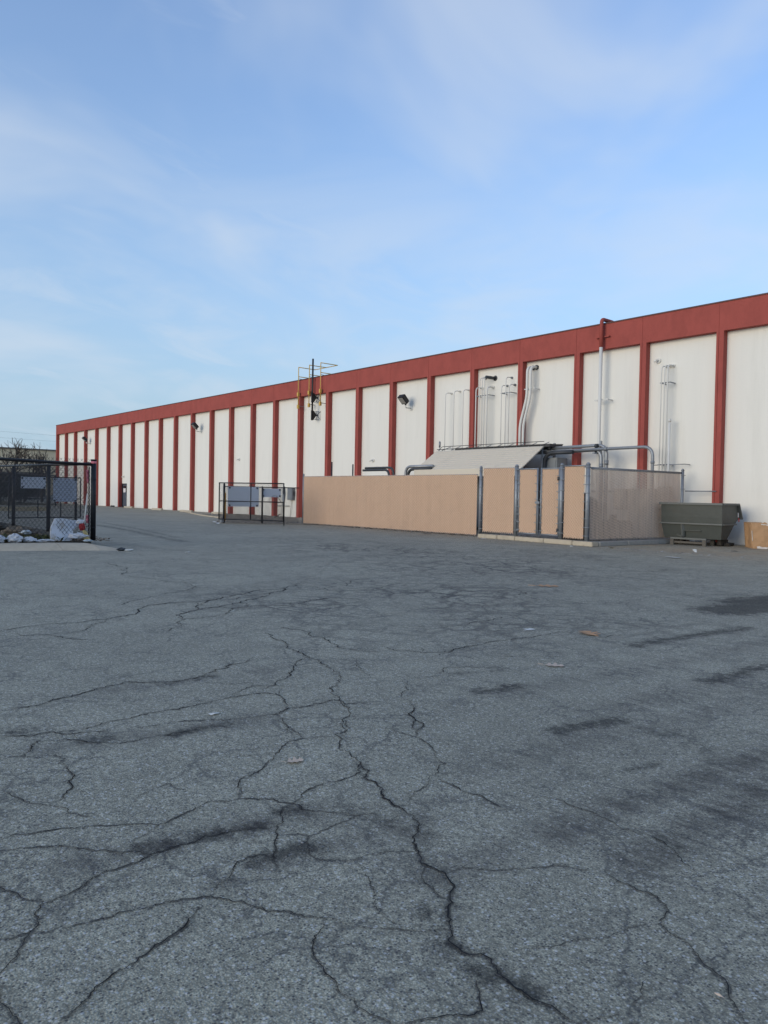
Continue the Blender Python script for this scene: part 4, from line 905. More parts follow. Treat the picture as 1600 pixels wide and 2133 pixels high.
# concrete pad with its kerb in pieces
pad = MB().prism([(-19.2, 21.72), (-14.12, 21.42), (-13.75, 27.1), (-19.2, 27.1)], 0, .132).build('concrete_pad', 'concrete_gray', None, loc=(-16.6, 24, 0)); tag(pad, kind='structure')
kp = [(-19.28, 21.42), (-18.25, 21.35), (-17.35, 21.28), (-16.0, 21.19), (-14.75, 21.10), (-13.92, 21.04)]
for i, (a, b) in enumerate(zip(kp[:-1], kp[1:])):
    a = (a[0]+.006, a[1]); b = (b[0]-.006, b[1])
    MB().prism([a, b, (b[0], b[1]+.36), (a[0], a[1]+.36)], 0, .145+.006*(i % 2)).build('kerb', 'concrete', pad, bevel=.018)
ks = [(21.42, 22.9), (22.9, 24.7), (24.7, 26.6)]
def kx(y): return -13.90+(y-21.05)*.085
for i, (a, b_) in enumerate(ks):
    a += .006; b_ -= .006
    MB().prism([(kx(a)-.26, a), (kx(a)+.02*(i % 2), a), (kx(b_)+.02*(i % 2), b_), (kx(b_)-.26, b_)], 0, .14).build('kerb', 'concrete_gray', pad, bevel=.018)

# ------------------------------------------------------------------ self-dumping hopper and cardboard box
hp = thing('dump_hopper', 'dark green steel self-dumping hopper with pale rim standing by the white wall', 'hopper', (-12.5, 25.6, 0))
e1 = Vector((.9986, .052, 0)); e2 = Vector((-.052, .9986, 0)); HC = Vector((-11.66, 25.30, 0))
def hq(u, v, z): return HC-e1*u+e2*v+Vector((0, 0, z))     # u: along the back face to the left, v: depth towards the wall
HWd = 2.16
def loop(z, u0, u1, v0, v1): return [hq(u0, v0, z), hq(u1, v0, z), hq(u1, v1, z), hq(u0, v1, z)]
secs = [loop(.24, .06, HWd-.08, .12, .62), loop(.78, .0, HWd, .02, 1.12), loop(1.0, .0, HWd, .0, 1.55), loop(1.46, .0, HWd, -.02, 1.35)]
# body as closed shell with an inner skin so the open top reads as a bin
def skin(sections, inset=0):
    vs = [p for s_ in sections for p in s_]; fs = []
    for i in range(len(sections)-1):
        for j in range(4): fs.append((i*4+j, i*4+(j+1) % 4, i*4+4+(j+1) % 4, i*4+4+j))
    fs.append((3, 2, 1, 0)); return vs, fs
mb = MB(); vs, fs = skin(secs); mb.add(vs, fs); mb.build('bin', 'hopper', hp)
ins = [loop(.28, .12, HWd-.14, .18, .58), loop(.80, .04, HWd-.04, .06, 1.08), loop(1.0, .04, HWd-.04, .04, 1.50), loop(1.46, .04, HWd-.04, .02, 1.31)]
mb = MB(); vs, fs = skin(ins); mb.add(vs, fs); mb.build('bin_lining', 'rust_dark', hp)
def hbar(a, b, w, h_, nm, mt, par=hp, bev=.008):
    a, b = Vector(a), Vector(b); d = b-a; L_ = d.length; ang = math.atan2(d.y, d.x); ry = -math.asin(d.z/L_)
    return MB().box((a+b)/2, (L_, w, h_), rz=ang, ry=ry).build(nm, mt, par, bevel=bev)
hbar(hq(-.04, -.03, 1.46), hq(HWd+.06, -.03, 1.46), .10, .075, 'rim', 'hopper_rim')
hbar(hq(-.03, .02, 1.463), hq(-.03, 1.36, 1.463), .085, .07, 'rim', 'hopper_rim')
hbar(hq(HWd+.03, .02, 1.463), hq(HWd+.03, 1.36, 1.463), .085, .07, 'rim', 'hopper_rim')
hbar(hq(-.03, 1.33, 1.45), hq(-.03, 1.64, .94), .10, .06, 'pour_lip', 'hopper_rim')
hbar(hq(HWd+.03, 1.33, 1.45), hq(HWd+.03, 1.64, .94), .10, .06, 'pour_lip', 'hopper_rim')
hbar(hq(-.05, 1.62, .96), hq(HWd+.05, 1.62, .96), .10, .06, 'pour_lip', 'hopper_rim')
hbar(hq(-.03, -.012, .76), hq(HWd+.03, -.012, .76), .07, .05, 'rib', 'hopper_rim')
hbar(hq(-.03, .03, .758), hq(-.03, 1.16, .758), .06, .05, 'rib', 'hopper_rim')
hbar(hq(1.38, .03, .74), hq(1.36, .06, .28), .09, .10, 'latch_bar', 'hopper_rim')
hbar(hq(1.30, .03, .52), hq(.72, .03, .52), .05, .035, 'handle', 'hopper')
hbar(hq(1.30, .03, .52), hq(1.32, .05, .30), .05, .05, 'handle', 'hopper')
hbar(hq(1.55, -.02, .36), hq(1.36, -.02, .30), .05, .06, 'latch', 'hopper')
# base: skids and cross members
for v in (-.12, .55): hbar(hq(1.72, v, .235), hq(.45, v, .235), .12, .06, 'base_rail', 'hopper_rim')
for u in (1.66, .52):
    for v in (-.12, .55): MB().box(hq(u, v, .10), (.13, .11, .20), rz=math.atan2(e1.y, e1.x)).build('foot', 'rust_wood', hp, bevel=.008)
hbar(hq(1.66, -.11, .10), hq(.52, -.11, .10), .05, .07, 'skid', 'rust_wood')
hbar(hq(1.66, .56, .06), hq(.52, .56, .06), .05, .10, 'skid', 'rust_dark')
for u in (.25, 1.75): hbar(hq(u, .45, .13), hq(u, 1.05, .13), .14, .18, 'rocker', 'rust_dark')
hbar(hq(.02, .95, .06), hq(.60, .95, .06), .5, .10, 'base_plate', 'rust_dark')
# stickers on the side panel
for v, z, dv, dz, mt in ((1.33, 1.17, .10, .16, 'paper'), (1.40, .98, .09, .13, 'red_print')):
    mb = MB(); a = hq(-.006, v, z); mb.extrude([a, a+e2*dv, a+e2*(dv+.02)-Vector((0, 0, dz)), a+e2*.02-Vector((0, 0, dz))], e1*.003); mb.build('sticker', mt, hp)

bx = thing('cardboard_box', 'torn brown cardboard carton lying on the asphalt beside the hopper', 'box', (-10.2, 26.2, 0))
ang = R(38); bxm = Matrix.Rotation(ang, 3, 'Z'); bc = Vector((-10.78, 25.70, 0))
def bq(x, y, z): return bc+bxm @ Vector((x-.07*z, y+.05*z-.05*math.sin(math.pi*min(max(x/1.75, 0), 1))*math.sin(math.pi*min(max(z/.86, 0), 1)), z-.06*math.sin(math.pi*min(max(x/1.75, 0), 1))*(z/.86)+.03*math.sin(5*x)*(z/.86)))
rb = random.Random(5)
nx_, nz_ = 12, 7; vs = []; fs = []
BWx, BD, BH = 1.75, .9, .86
def face(p0, du, dv, nu, nv, amp, nrm):
    o = []; 
    for j in range(nv+1):
        for i in range(nu+1):
            e = 0 if i in (0, nu) or j in (0, nv) else 1
            o.append(Vector(p0)+Vector(du)*(i/nu)+Vector(dv)*(j/nv)+Vector(nrm)*(rb.uniform(-amp, amp)*e+.02*math.sin(3*i/nu*math.pi)*e))
    return o, [(j*(nu+1)+i, j*(nu+1)+i+1, (j+1)*(nu+1)+i+1, (j+1)*(nu+1)+i) for j in range(nv) for i in range(nu)]
mb = MB()
for p0, du, dv, nr in (((0, 0, 0), (BWx, 0, 0), (0, 0, BH), (0, -1, 0)), ((BWx, 0, 0), (0, BD, 0), (0, 0, BH), (1, 0, 0)), ((BWx, BD, 0), (-BWx, 0, 0), (0, 0, BH), (0, 1, 0)), ((0, BD, 0), (0, -BD, 0), (0, 0, BH), (-1, 0, 0)), ((0, 0, BH), (BWx, 0, 0), (0, BD, 0), (0, 0, 1))):
    v_, f_ = face(p0, du, dv, 10, 6, .012, nr); mb.add([bq(*v) for v in v_], f_)
mb.build('carton', 'cardboard', bx)
for x, w, z in ((.22, .55, .03), (.75, .5, .05), (1.3, .4, .02)):
    mb = MB(); n = 9; top = [(x+w*i/n, -.012-.02*rb.random(), BH+.02+rb.uniform(-.05, .05)) for i in range(n+1)]; bot = [(x+w*i/n, -.014, BH-.10-rb.uniform(0, .12)) for i in range(n+1)]
    mb.add([bq(*p) for p in top+bot], [(i, i+1, n+2+i, n+1+i) for i in range(n)])
    mb.build('torn_flap', 'cardboard', bx, fix=False)
for x, w, z0, z1 in ((.30, .26, BH-.07, BH-.01), (.78, .16, BH-.20, BH-.13), (.12, .62, .0, .07), (-.012, .02, .25, .6)):
    mb = MB(); n = 7; a = [(x+w*i/n, -.024, z1+rb.uniform(-.02, .02)) for i in range(n+1)]; b = [(x+w*i/n, -.026-.05*(z0 < .1), z0+rb.uniform(-.005, .03)) for i in range(n+1)]
    mb.add([bq(*p) for p in a+b], [(i, i+1, n+2+i, n+1+i) for i in range(n)]); mb.build('torn_paper', 'torn', bx, fix=False)
for p0, p1 in (((.55, -.016, .0), (.55, -.016, BH)), ((.0, -.016, .55), (1.75, -.016, .52)), ((.35, -.016, .30), (.9, -.016, .31))):
    mb = MB(); mb.bar(bq(*p0), bq(*p1), .004, 4); mb.build('crease', 'cardboard', bx)

# ------------------------------------------------------------------ parking stops, kerb and gravel along the wall
stops = []
def wheel_stop(x, y, label):
    l, w_, h_ = 1.95, .2, .15
    mb = MB(); mb.extrude([(x-l/2, y-w_/2, 0), (x-l/2, y+w_/2, 0), (x-l/2, y+w_*.3, h_), (x-l/2, y-w_*.3, h_)], (l, 0, 0))
    o = mb.build('wheel_stop', 'concrete', None, bevel=.012, loc=(x, y, 0)); tag(o, label, 'parking stop', 'concrete parking stops along the wall'); return o
wheel_stop(-66.0, 26.5, 'concrete parking stop nearest the grey door, farthest along the wall')
wheel_stop(-59.2, 26.2, 'concrete parking stop, second one along from the grey door')
wheel_stop(-53.4, 26.0, 'concrete parking stop under the middle floodlight, third from the door')
wheel_stop(-48.1, 25.9, 'concrete parking stop nearest the black gate')
for x, l in ((-71.2, 'small black rubber block at the wall left of the grey door'), (-68.3, 'small black rubber block at the wall right of the grey door')):
    o = MB().box((x, 27.0, .06), (.7, .16, .12)).build('rubber_block', 'black_metal', None, bevel=.02, loc=(x, 27.0, 0)); tag(o, l, 'rubber block', 'rubber blocks beside the door')
kb = [(-56.0, 26.6), (-51.5, 25.2), (-48.3, 24.0), (-45.2, 23.0), (-42.6, 22.35), (-40.9, 22.0)]
kr = tag(MB().box((-48, 24, .0), (.01, .01, .01)).build('wall_kerb', 'concrete', None, loc=(-48, 24, -.02)), kind='structure')
for a, b in zip(kb[:-1], kb[1:]):
    d = Vector((b[0]-a[0], b[1]-a[1], 0)).normalized()*.006; n_ = Vector((-d.y, d.x, 0)).normalized()*.16
    MB().prism([(a[0]+d.x, a[1]+d.y), (b[0]-d.x, b[1]-d.y), (b[0]-d.x+n_.x, b[1]-d.y+n_.y), (a[0]+d.x+n_.x, a[1]+d.y+n_.y)], 0, .07).build('kerb', 'concrete', kr, bevel=.01)
gb = [(-48.0, 24.15), (-45.1, 23.18), (-42.5, 22.55), (-40.6, 22.05), (-37.2, 20.0), (-33.9, 18.05), (-32.4, 19.6), (-31.2, 21.6), (-31.2, 27.4), (-47.5, 27.4)]
grv = MB(); grv.prism(gb, -.05, .02); o = grv.build('gravel_bed', 'gravel', None, loc=(-38, 23, 0)); tag(o, kind='structure')
def inside(p, poly):
    c = False; j = len(poly)-1
    for i in range(len(poly)):
        if (poly[i][1] > p[1]) != (poly[j][1] > p[1]) and p[0] < (poly[j][0]-poly[i][0])*(p[1]-poly[i][1])/(poly[j][1]-poly[i][1])+poly[i][0]: c = not c
        j = i
    return c
rg = random.Random(3)
def rock(mb, c, r, rn):
    vs = []; 
    for th, ph in ((0, .2), (1.3, .1), (2.6, .25), (3.9, .1), (5.2, .2)): vs.append((c[0]+r*rn.uniform(.7, 1.2)*math.cos(th), c[1]+r*rn.uniform(.7, 1.2)*math.sin(th), c[2]+r*ph))
    vs.append((c[0]+r*rn.uniform(-.2, .2), c[1]+r*rn.uniform(-.2, .2), c[2]+r*rn.uniform(.6, .9)))
    mb.add(vs, [(i, (i+1) % 5, 5) for i in range(5)])
mb = MB(); k = 0
while k < 2600:
    p = (rg.uniform(-48, -31.2), rg.uniform(18, 27.4))
    if inside(p, gb): rock(mb, (*p, .018), rg.uniform(.025, .07), rg); k += 1
o = mb.build('gravel_stones', mat('gravel_stone', (.24, .215, .175), .95, var=.3, scale=20, island=.5, spec=.15), None, loc=(-38, 23, 0), fix=False); tag(o, 'loose grey-brown gravel stones on the bed behind the black gate', 'gravel', kind='stuff')

# ------------------------------------------------------------------ black chain-link gates and fences
def pipe_frame(t, p0, p1, z0, z1, mids=(), uprights=(), r=.03, name='frame'):
    mb = MB()
    for q in (p0, p1): mb.tube([(q[0], q[1], z0), (q[0], q[1], z1)], r, 8)
    for z in (z0+.02, z1-.02): mb.tube([(p0[0], p0[1], z), (p1[0], p1[1], z)], r*.95, 8)
    mb.build(name, 'black_metal', t)
    for z in mids: MB().tube([(p0[0], p0[1], z), (p1[0], p1[1], z)], r*.9, 8).build('mid_rail', 'black_metal', t)
    for u in uprights:
        q = lerp(p0, p1, u); MB().tube([(q[0], q[1], z0), (q[0], q[1], z1)], r*.9, 8).build('upright', 'black_metal', t)
bk = 'black chain-link gates'
rgt = thing('black_gate', 'black chain-link swing gate leaf standing open left of the tan fence', 'gate', (-33.78, 18.2, 0), bk)
GA, GB = (-33.78, 18.20), (-30.46, 19.87)
pipe_frame(rgt, GA, GB, .20, 2.06, (1.13,), (.50,), r=.030)
stuff(chain_link(GA, GB, .22, 2.04, .085, .0048).build('chain_link_mesh', 'black_wire', rgt))
MB().tube([(GB[0]+.03, GB[1]+.02, -.02), (GB[0]+.03, GB[1]+.02, 1.9)], .025, 8).build('drop_rod', 'black_metal', rgt)
MB().tube(bend([(GB[0]-.75, GB[1]-.38, 1.12), (GB[0]-.6, GB[1]-.3, 1.42), (GB[0]-.35, GB[1]-.18, 1.45), (GB[0]-.1, GB[1]-.05, 1.12)], .15), .012, 6).build('cable', 'black_metal', rgt)
MB().bar((GB[0]-.5, GB[1]-.25, .35), (GB[0]-.15, GB[1]-.08, .55), .02, 6).build('latch', 'black_metal', rgt)
MB().box((GB[0], GB[1], 1.35), (.09, .09, .35)).build('lock_box', 'galv_dull', rgt)
MB().box((GB[0], GB[1], 1.05), (.07, .07, .12)).build('lock_box', 'dark_pipe', rgt)
F2 = [(-33.68, 18.42), (-32.7, 20.05), (-31.98, 21.80)]
f2 = thing('black_fence', 'low black chain-link fence with yellow-striped end post behind the open gate leaf', 'fence', (-32.7, 20.05, 0), 'black chain-link fences')
for i, q in enumerate(F2[:2]):
    p = MB().tube([(q[0], q[1], 0), (q[0], q[1], 1.98 if i == 0 else 1.9)], .055 if i == 0 else .045, 10).build('post', 'black_metal', f2)
    if i == 0:
        MB().tube([(q[0]+.055, q[1]+.05, .15), (q[0]+.055, q[1]+.05, 1.55)], .03, 8).build('yellow_stripe', 'amber_paint', p)
        for z in (.45, .8, 1.2, 1.6): MB().tube([(q[0], q[1], z-.015), (q[0], q[1], z+.015)], .064, 10).build('tie_band', 'dark_pipe', p)
        MB().tube([(q[0], q[1], 1.98), (q[0], q[1], 2.03)], .05, 10, r2=.02).build('post_cap', 'black_metal', p)
        MB().box((q[0]-.03, q[1]-.08, .12), (.16, .16, .14)).build('post_foot', 'galv', p)
MB().tube([(F2[0][0], F2[0][1], 1.86), (F2[2][0], F2[2][1], 1.86)], .026, 8).build('top_rail', 'black_metal', f2)
stuff(chain_link(F2[0], F2[2], .06, 1.86, .085, .0048).build('chain_link_mesh', 'black_wire', f2))
def hung_sign(a, b, ta, tb, z0, z1, label, mt, name='sign_panel'):
    pa, pb = lerp(a, b, ta), lerp(a, b, tb)
    d = Vector((pb[0]-pa[0], pb[1]-pa[1], 0)); nn = Vector((-d.y, d.x, 0)).normalized()*.03
    if nn.x < 0: nn = -nn                       # panels hang on the side towards the lot
    t = thing(name, label, 'sign', ((pa[0]+pb[0])/2+nn.x, (pa[1]+pb[1])/2+nn.y, z0), 'blank sign backs on the black gates')
    pn = MB().prism([(pa[0]+nn.x, pa[1]+nn.y), (pb[0]+nn.x, pb[1]+nn.y), (pb[0]+nn.x*1.15, pb[1]+nn.y*1.15), (pa[0]+nn.x*1.15, pa[1]+nn.y*1.15)], z0, z1).build('panel', mt, t)
    for u in (.06, .94):
        for z in (z0+.06, z1-.06):
            q = lerp(pa, pb, u); MB().box((q[0]+nn.x*.5, q[1]+nn.y*.5, z), (.08, .08, .08)).build('clip', 'black_metal', t)
    return t
S1a, S1b = (-33.60, 18.38), (-31.90, 21.76)
hung_sign(S1a, S1b, .045, .455, .86, 1.86, 'larger grey-blue square sign back on the black fence left of the tan fence', 'sign_back')
hung_sign(S1a, S1b, .50, .96/1.0*.78, 1.36, 1.80, 'smaller grey-blue rectangular sign back, right of the larger square one', 'sign_back')

lg = thing('black_gate', 'black chain-link gate leaf far behind the left fence corner, carrying two signs', 'gate', (-37.5, 12.7, 0), bk)
LGA, LGB = (-37.2, 9.3), (-37.75, 12.72)
pipe_frame(lg, LGA, LGB, .18, 2.16, (1.10,), (.39, .71), r=.028)
stuff(chain_link(LGA, LGB, .2, 2.14, .085, .0040).build('chain_link_mesh', 'black_wire', lg))
MB().tube([(-37.78, 12.50, 0), (-37.78, 12.50, 2.22)], .06, 10).build('post', 'black_metal', lg)
MB().tube([(-37.78, 12.50, 2.22), (-37.78, 12.50, 2.27)], .06, 10, r2=.03).build('post_cap', 'black_metal', lg)
hung_sign((-37.14, 9.3), (-37.69, 12.72), .15, .485, 1.58, 2.12, 'pale whitish sign back, left one on the far black gate leaf', 'sign_pale')
hung_sign((-37.14, 9.3), (-37.69, 12.72), .59, .93, .96, 2.10, 'tall grey-blue sign back, right one on the far black gate leaf', 'sign_back')

# near corner: one run along the kerb, one run back parallel to the wall
CP = (-21.3, 7.53)
NA = (-20.62, 1.6)
ca = thing('black_fence', 'near black chain-link fence run along the left kerb, frayed wire above its rail', 'fence', (-21.1, 5, .15), 'black chain-link fences')
p = MB().tube([(CP[0], CP[1], .13), (CP[0], CP[1], 2.40)], .072, 12).build('post', 'black_metal', ca)
MB().tube([(CP[0], CP[1], 2.30), (CP[0], CP[1], 2.365)], .078, 12).build('pink_band', 'pink_tape', p)
MB().tube([(CP[0], CP[1], 2.38), (CP[0], CP[1], 2.42)], .085, 12).build('post_cap', 'black_metal', p)
for z in (.5, .95, 1.4, 1.85): MB().tube([(CP[0], CP[1], z-.015), (CP[0], CP[1], z+.015)], .08, 10).build('tie_band', 'black_metal', p)
q = lerp(CP, NA, .02)
for z0_, z1_, dx in ((1.75, 2.12, -.02), (.62, .85, .03)):
    MB().box((q[0]-.02, q[1]-.04, (z0_+z1_)/2), (.012, .07, z1_-z0_), rx=R(5)).build('pink_ribbon', 'pink_tape', p)
MB().tube([(q[0], q[1], .3), (q[0], q[1]-.01, 2.2)], .018, 6).build('tension_bar', 'black_metal', ca)
MB().bar((q[0]+.02, q[1]-.06, 1.45), (q[0]+.03, q[1]-.17, .35), .016, 6).build('strap', 'litter', ca)
MB().tube([(CP[0], CP[1], 2.27), (NA[0], NA[1], 2.37)], .042, 10).build('top_rail', 'black_metal', ca)
stuff(chain_link(q, NA, .17, 2.42, .115, .0050, steep=1.2).build('chain_link_mesh', 'black_wire', ca))
MB().tube([(NA[0], NA[1], .1), (NA[0], NA[1], 2.4)], .06, 10).build('post', 'black_metal', ca)
cbk = thing('black_fence', 'black chain-link fence run going back from the left corner post, parallel to the warehouse', 'fence', (-28, 8, .15), 'black chain-link fences')
RB = [(-26.61, 7.9), (-31.3, 8.0), (-36.0, 8.1)]
MB().tube([(CP[0], CP[1]+.02, 2.30), (RB[2][0], RB[2][1], 2.50)], .040, 10).build('top_rail', 'black_metal', cbk)
for x, y in RB: MB().tube([(x, y, .05), (x, y, 2.42)], .066, 10).build('post', 'black_metal', cbk)
stuff(chain_link((CP[0]-.08, CP[1]+.01), RB[2], .2, 2.36, .10, .0042).build('chain_link_mesh', 'black_wire', cbk))
fc = thing('black_fence', 'distant dark chain-link fence with screened upper band in front of bare trees', 'fence', (-66, 18, 0), 'black chain-link fences')
FCA, FCB = (-62, 3.5), (-73, 22.3)
for u in (0, .25, .5, .75, 1.0):
    x, y = lerp(FCA, FCB, u); MB().tube([(x, y, 0), (x, y, 2.9)], .06, 8).build('post', 'black_metal', fc)
MB().tube([(*FCA, 2.85), (*FCB, 2.85)], .05, 8).build('top_rail', 'black_metal', fc)
MB().tube([(*FCA, 2.15), (*FCB, 2.15)], .04, 8).build('mid_rail', 'black_metal', fc)
stuff(chain_link(FCA, FCB, .1, 2.85, .14, .007).build('chain_link_mesh', 'black_wire', fc))

# ------------------------------------------------------------------ planted island with kerb at the left
isl = [(-21.5, -3.0), (-20.95, -3.0), (-20.86, 4.8), (-20.66, 6.2), (-20.62, 6.9), (-21.2, 7.45), (-24, 8.0), (-40, 8.6), (-44, 3), (-40, -3)]
o = MB().prism(isl, -.05, .12).build('planting_bed', 'soil', None, loc=(-26, 4, 0)); tag(o, kind='structure')
kerb = tag(MB().box((-20.5, 4, -.03), (.02, .02, .02)).build('island_kerb', 'concrete', None, loc=(-20.5, 4, 0)), kind='structure')
ko = [(-20.42, -3.0), (-20.34, .5), (-20.12, 4.84), (-19.62, 6.2), (-19.22, 7.0), (-19.0, 7.5)]
ki = [(-20.98, -3.0), (-20.92, .5), (-20.84, 4.9), (-20.62, 6.2), (-20.35, 7.0), (-20.02, 7.5)]
hz = [.15, .15, .15, .145, .13, .03]
for i in range(5):
    a0, a1, b0, b1 = [Vector((*p_, 0)) for p_ in (ko[i], ko[i+1], ki[i], ki[i+1])]
    g = (a1-a0).normalized()*.005
    prof = lambda o_, i_, h_: [o_, o_+(i_-o_)*.25+Vector((0, 0, h_*.5)), o_+(i_-o_)*.45+Vector((0, 0, h_*.88)), o_+(i_-o_)*.58+Vector((0, 0, h_)), i_+Vector((0, 0, h_)), i_+Vector((0, 0, -.02))]
    A = prof(a0+g, b0+g, hz[i]); Bv = prof(a1-g, b1-g, hz[i+1]); n = 6
    mb = MB(); mb.add(A+Bv, [(j, (j+1) % n, (j+1) % n+n, j+n) for j in range(n)]+[tuple(reversed(range(n))), tuple(range(n, 2*n))])
    mb.build('kerb', 'concrete', kerb)
# ground litter of the bed: dead leaves and weeds
rw = random.Random(21)
def leafquad(mb, c, s_, rn, up=.5):
    a = rn.uniform(0, 6.28); t_ = Vector((math.cos(a), math.sin(a), rn.uniform(-up, up))).normalized(); b_ = t_.cross(Vector((rn.uniform(-.5, .5), rn.uniform(-.5, .5), 1))).normalized()
    c = Vector(c); mb.add([c-t_*s_, c+b_*s_*.45, c+t_*s_, c-b_*s_*.45], [(0, 1, 2, 3)])
mb = MB()
for k in range(2600):
    y = rw.uniform(-2, 8); x = -20.9-abs(rw.gauss(0, 1.6)); leafquad(mb, (x, y, .125+rw.uniform(0, .05)), rw.uniform(.03, .07), rw)
o = mb.build('dead_leaves', 'dead_leaf', None, loc=(-21.5, 4, .12), fix=False); tag(o, 'brown dead leaves scattered over the bed behind the left kerb', 'leaves', kind='stuff')
mb = MB()
for k in range(46):
    cx0, cy0 = (-21.2-rw.random()*1.4, rw.uniform(5.2, 6.9)) if k < 30 else (-21.2-rw.random()*3, rw.uniform(1, 6))
    for j in range(34):
        a = rw.uniform(0, 6.28); L_ = rw.uniform(.08, .26); d_ = Vector((math.cos(a)*.6, math.sin(a)*.6, rw.uniform(.4, 1.0))).normalized()
        b0 = Vector((cx0+rw.gauss(0, .09), cy0+rw.gauss(0, .09), .12)); s2 = d_.cross(Vector((0, 0, 1))).normalized()*rw.uniform(.012, .03)
        mb.add([b0-s2, b0+s2, b0+d_*L_*.6+s2*1.2, b0+d_*L_+Vector((0, 0, -.03)), b0+d_*L_*.6-s2*1.2], [(0, 1, 2, 3, 4)])
o = mb.build('weeds', 'weed', None, loc=(-21.5, 6, .12), fix=False); tag(o, 'low green-brown weeds growing behind the left chain-link fence', 'weeds', kind='stuff')

# trash caught in the fence corner
def crumple(name, mt, c, dims, seed, label, cat, group=None, n=9, amp=.28):
    rn = random.Random(seed); vs = []; fs = []; m_ = 10; n = 18
    wv = [(rn.uniform(1.5, 6.5), rn.uniform(1.5, 5.5), rn.uniform(0, 6.28), rn.uniform(.3, 1)) for _ in range(7)]
    for i in range(m_+1):
        ph = -math.pi/2+math.pi*i/m_
        for j in range(n):
            th = 2*math.pi*j/n
            k_ = 1+amp*.42*sum(a_*math.sin(f_*math.sin(th+p_)*2+g_*ph+p_) for f_, g_, p_, a_ in wv)/2.2+rn.uniform(-.19, .19)
            vs.append((c[0]+dims[0]*.5*math.cos(ph)*math.cos(th)*k_, c[1]+dims[1]*.5*math.cos(ph)*math.sin(th)*k_, c[2]+max(0, dims[2]*.5*(1+math.sin(ph)*k_))))
    for i in range(m_):
        for j in range(n): fs.append((i*n+j, i*n+(j+1) % n, (i+1)*n+(j+1) % n, (i+1)*n+j))
    mb = MB(); mb.add(vs, fs); o = mb.build(name, mt, None, loc=(c[0], c[1], c[2])); return tag(o, label, cat, group)
# bent foam board leaning in the corner
bo = []; rn = random.Random(4); fs = []
nu, nv = 10, 8
pA, pB = Vector((-21.02, 6.30, .14)), Vector((-21.22, 7.22, .14))
for j in range(nv+1):
    for i in range(nu+1):
        u, v = i/nu, j/nv
        wdt = .62+.38*v if True else 1
        base = pA+(pB-pA)*(u*wdt+.10*v)
        if v < .55 : base = pA+(pB-pA)*(u*(.66+.1*v)+.02*v)
        else: base = pA+(pB-pA)*(.10*(v-.55)/.45*1.6 + u*(.72+.45*(v-.55)/.45*.6))
        bo.append(Vector((base.x-.10*v-.12*math.sin(math.pi*u*.9)*(.4+v*.5), base.y, .14+.62*v*(1-.10*u)+.02*math.sin(u*7)*v)))
fs = [(j*(nu+1)+i, j*(nu+1)+i+1, (j+1)*(nu+1)+i+1, (j+1)*(nu+1)+i) for j in range(nv) for i in range(nu)]
off_ = len(bo); bo2 = [b+Vector((-.03, 0, 0)) for b in bo]
edge = [i for i in range(nu+1)]+[j*(nu+1)+nu for j in range(1, nv+1)]+[nv*(nu+1)+i for i in range(nu-1, -1, -1)]+[j*(nu+1) for j in range(nv-1, 0, -1)]
mb = MB(); mb.add(bo+bo2, fs+[tuple(reversed([k_+off_ for k_ in f_])) for f_ in fs]+[(edge[i], edge[i-1], edge[i-1]+off_, edge[i]+off_) for i in range(len(edge))], False)
o = mb.build('foam_board', 'foam', None, loc=(-21.1, 6.7, .14)); tag(o, 'bent white foam board stained yellow at the bottom, leaning on the fence corner', 'board')
crumple('red_rag', 'red_rag', (-21.12, 7.16, .42), (.16, .16, .22), 5, 'dark red rag caught in the fence corner beside the white board', 'rag')
crumple('plastic_bag', 'bag', (-21.16, 7.12, .60), (.2, .22, .12), 8, 'small white scrap of plastic wedged high in the fence corner above the red rag', 'bag', 'white rubbish along the left fence')
crumple('plastic_bag', 'bag', (-21.0, 7.0, .20), (.3, .5, .16), 9, 'flat white plastic bag between the foam board and the yellow rag', 'bag', 'white rubbish along the left fence')
mb = MB()
n = 8; a_ = [(-21.1+.05*i/n, 7.20+.02*math.sin(i), .42-.30*i/n) for i in range(n+1)]; 
vs = []
for i in range(n+1):
    w_ = .05+.05*i/n; c = Vector(a_[i])+Vector((.03+.34*i/n*.4, .06*i/n, 0)); vs += [c+Vector((.02*math.sin(i*2), -w_, 0)), c+Vector((.03*math.cos(i*3), 0, .02)), c+Vector((-.01, w_, 0))]
mb.add(vs, [(3*i+k_, 3*i+k_+1, 3*i+k_+4, 3*i+k_+3) for i in range(n) for k_ in (0, 1)])
o = mb.build('yellow_rag', 'yellow_rag', None, loc=(-21, 7.2, .15), fix=False); tag(o, 'pale yellow cloth strip hanging from the fence corner onto the kerb', 'rag')
crumple('plastic_bottle', 'bottle', (-20.62, 7.15, .14), (.2, .26, .06), 13, 'flattened clear plastic wrap lying on the kerb under the yellow cloth', 'wrapper')
for i, (y, w_, h_, l) in enumerate(((4.55, .42, .19, 'white plastic bag at the frame edge, leftmost of those along the kerb'), (5.02, .34, .21, 'lumpy white plastic bag, second from the left along the kerb'), (5.40, .36, .23, 'larger white plastic bag in the middle of the kerbside row'), (5.78, .32, .15, 'flatter white plastic bag, right end of the kerbside row'), (6.15, .5, .08, 'thin flat white plastic strip lying right of the bags by the kerb'))):
    crumple('plastic_bag', 'bag', (-21.02-.05*i % .1, y, .13), (.34, w_, h_), 30+i, l, 'bag', 'white rubbish along the left fence')
crumple('plastic_bag', 'bottle', (-22.2, 6.0, .28), (.2, .3, .12), 44, 'pale greenish plastic scrap lying on the weeds behind the fence', 'bag', 'white rubbish along the left fence')
crumple('stone', 'boulder', (-23.6, 6.2, .08), (.8, 1.0, .36), 51, 'brown-grey boulder half buried behind the left chain-link fence', 'stone')
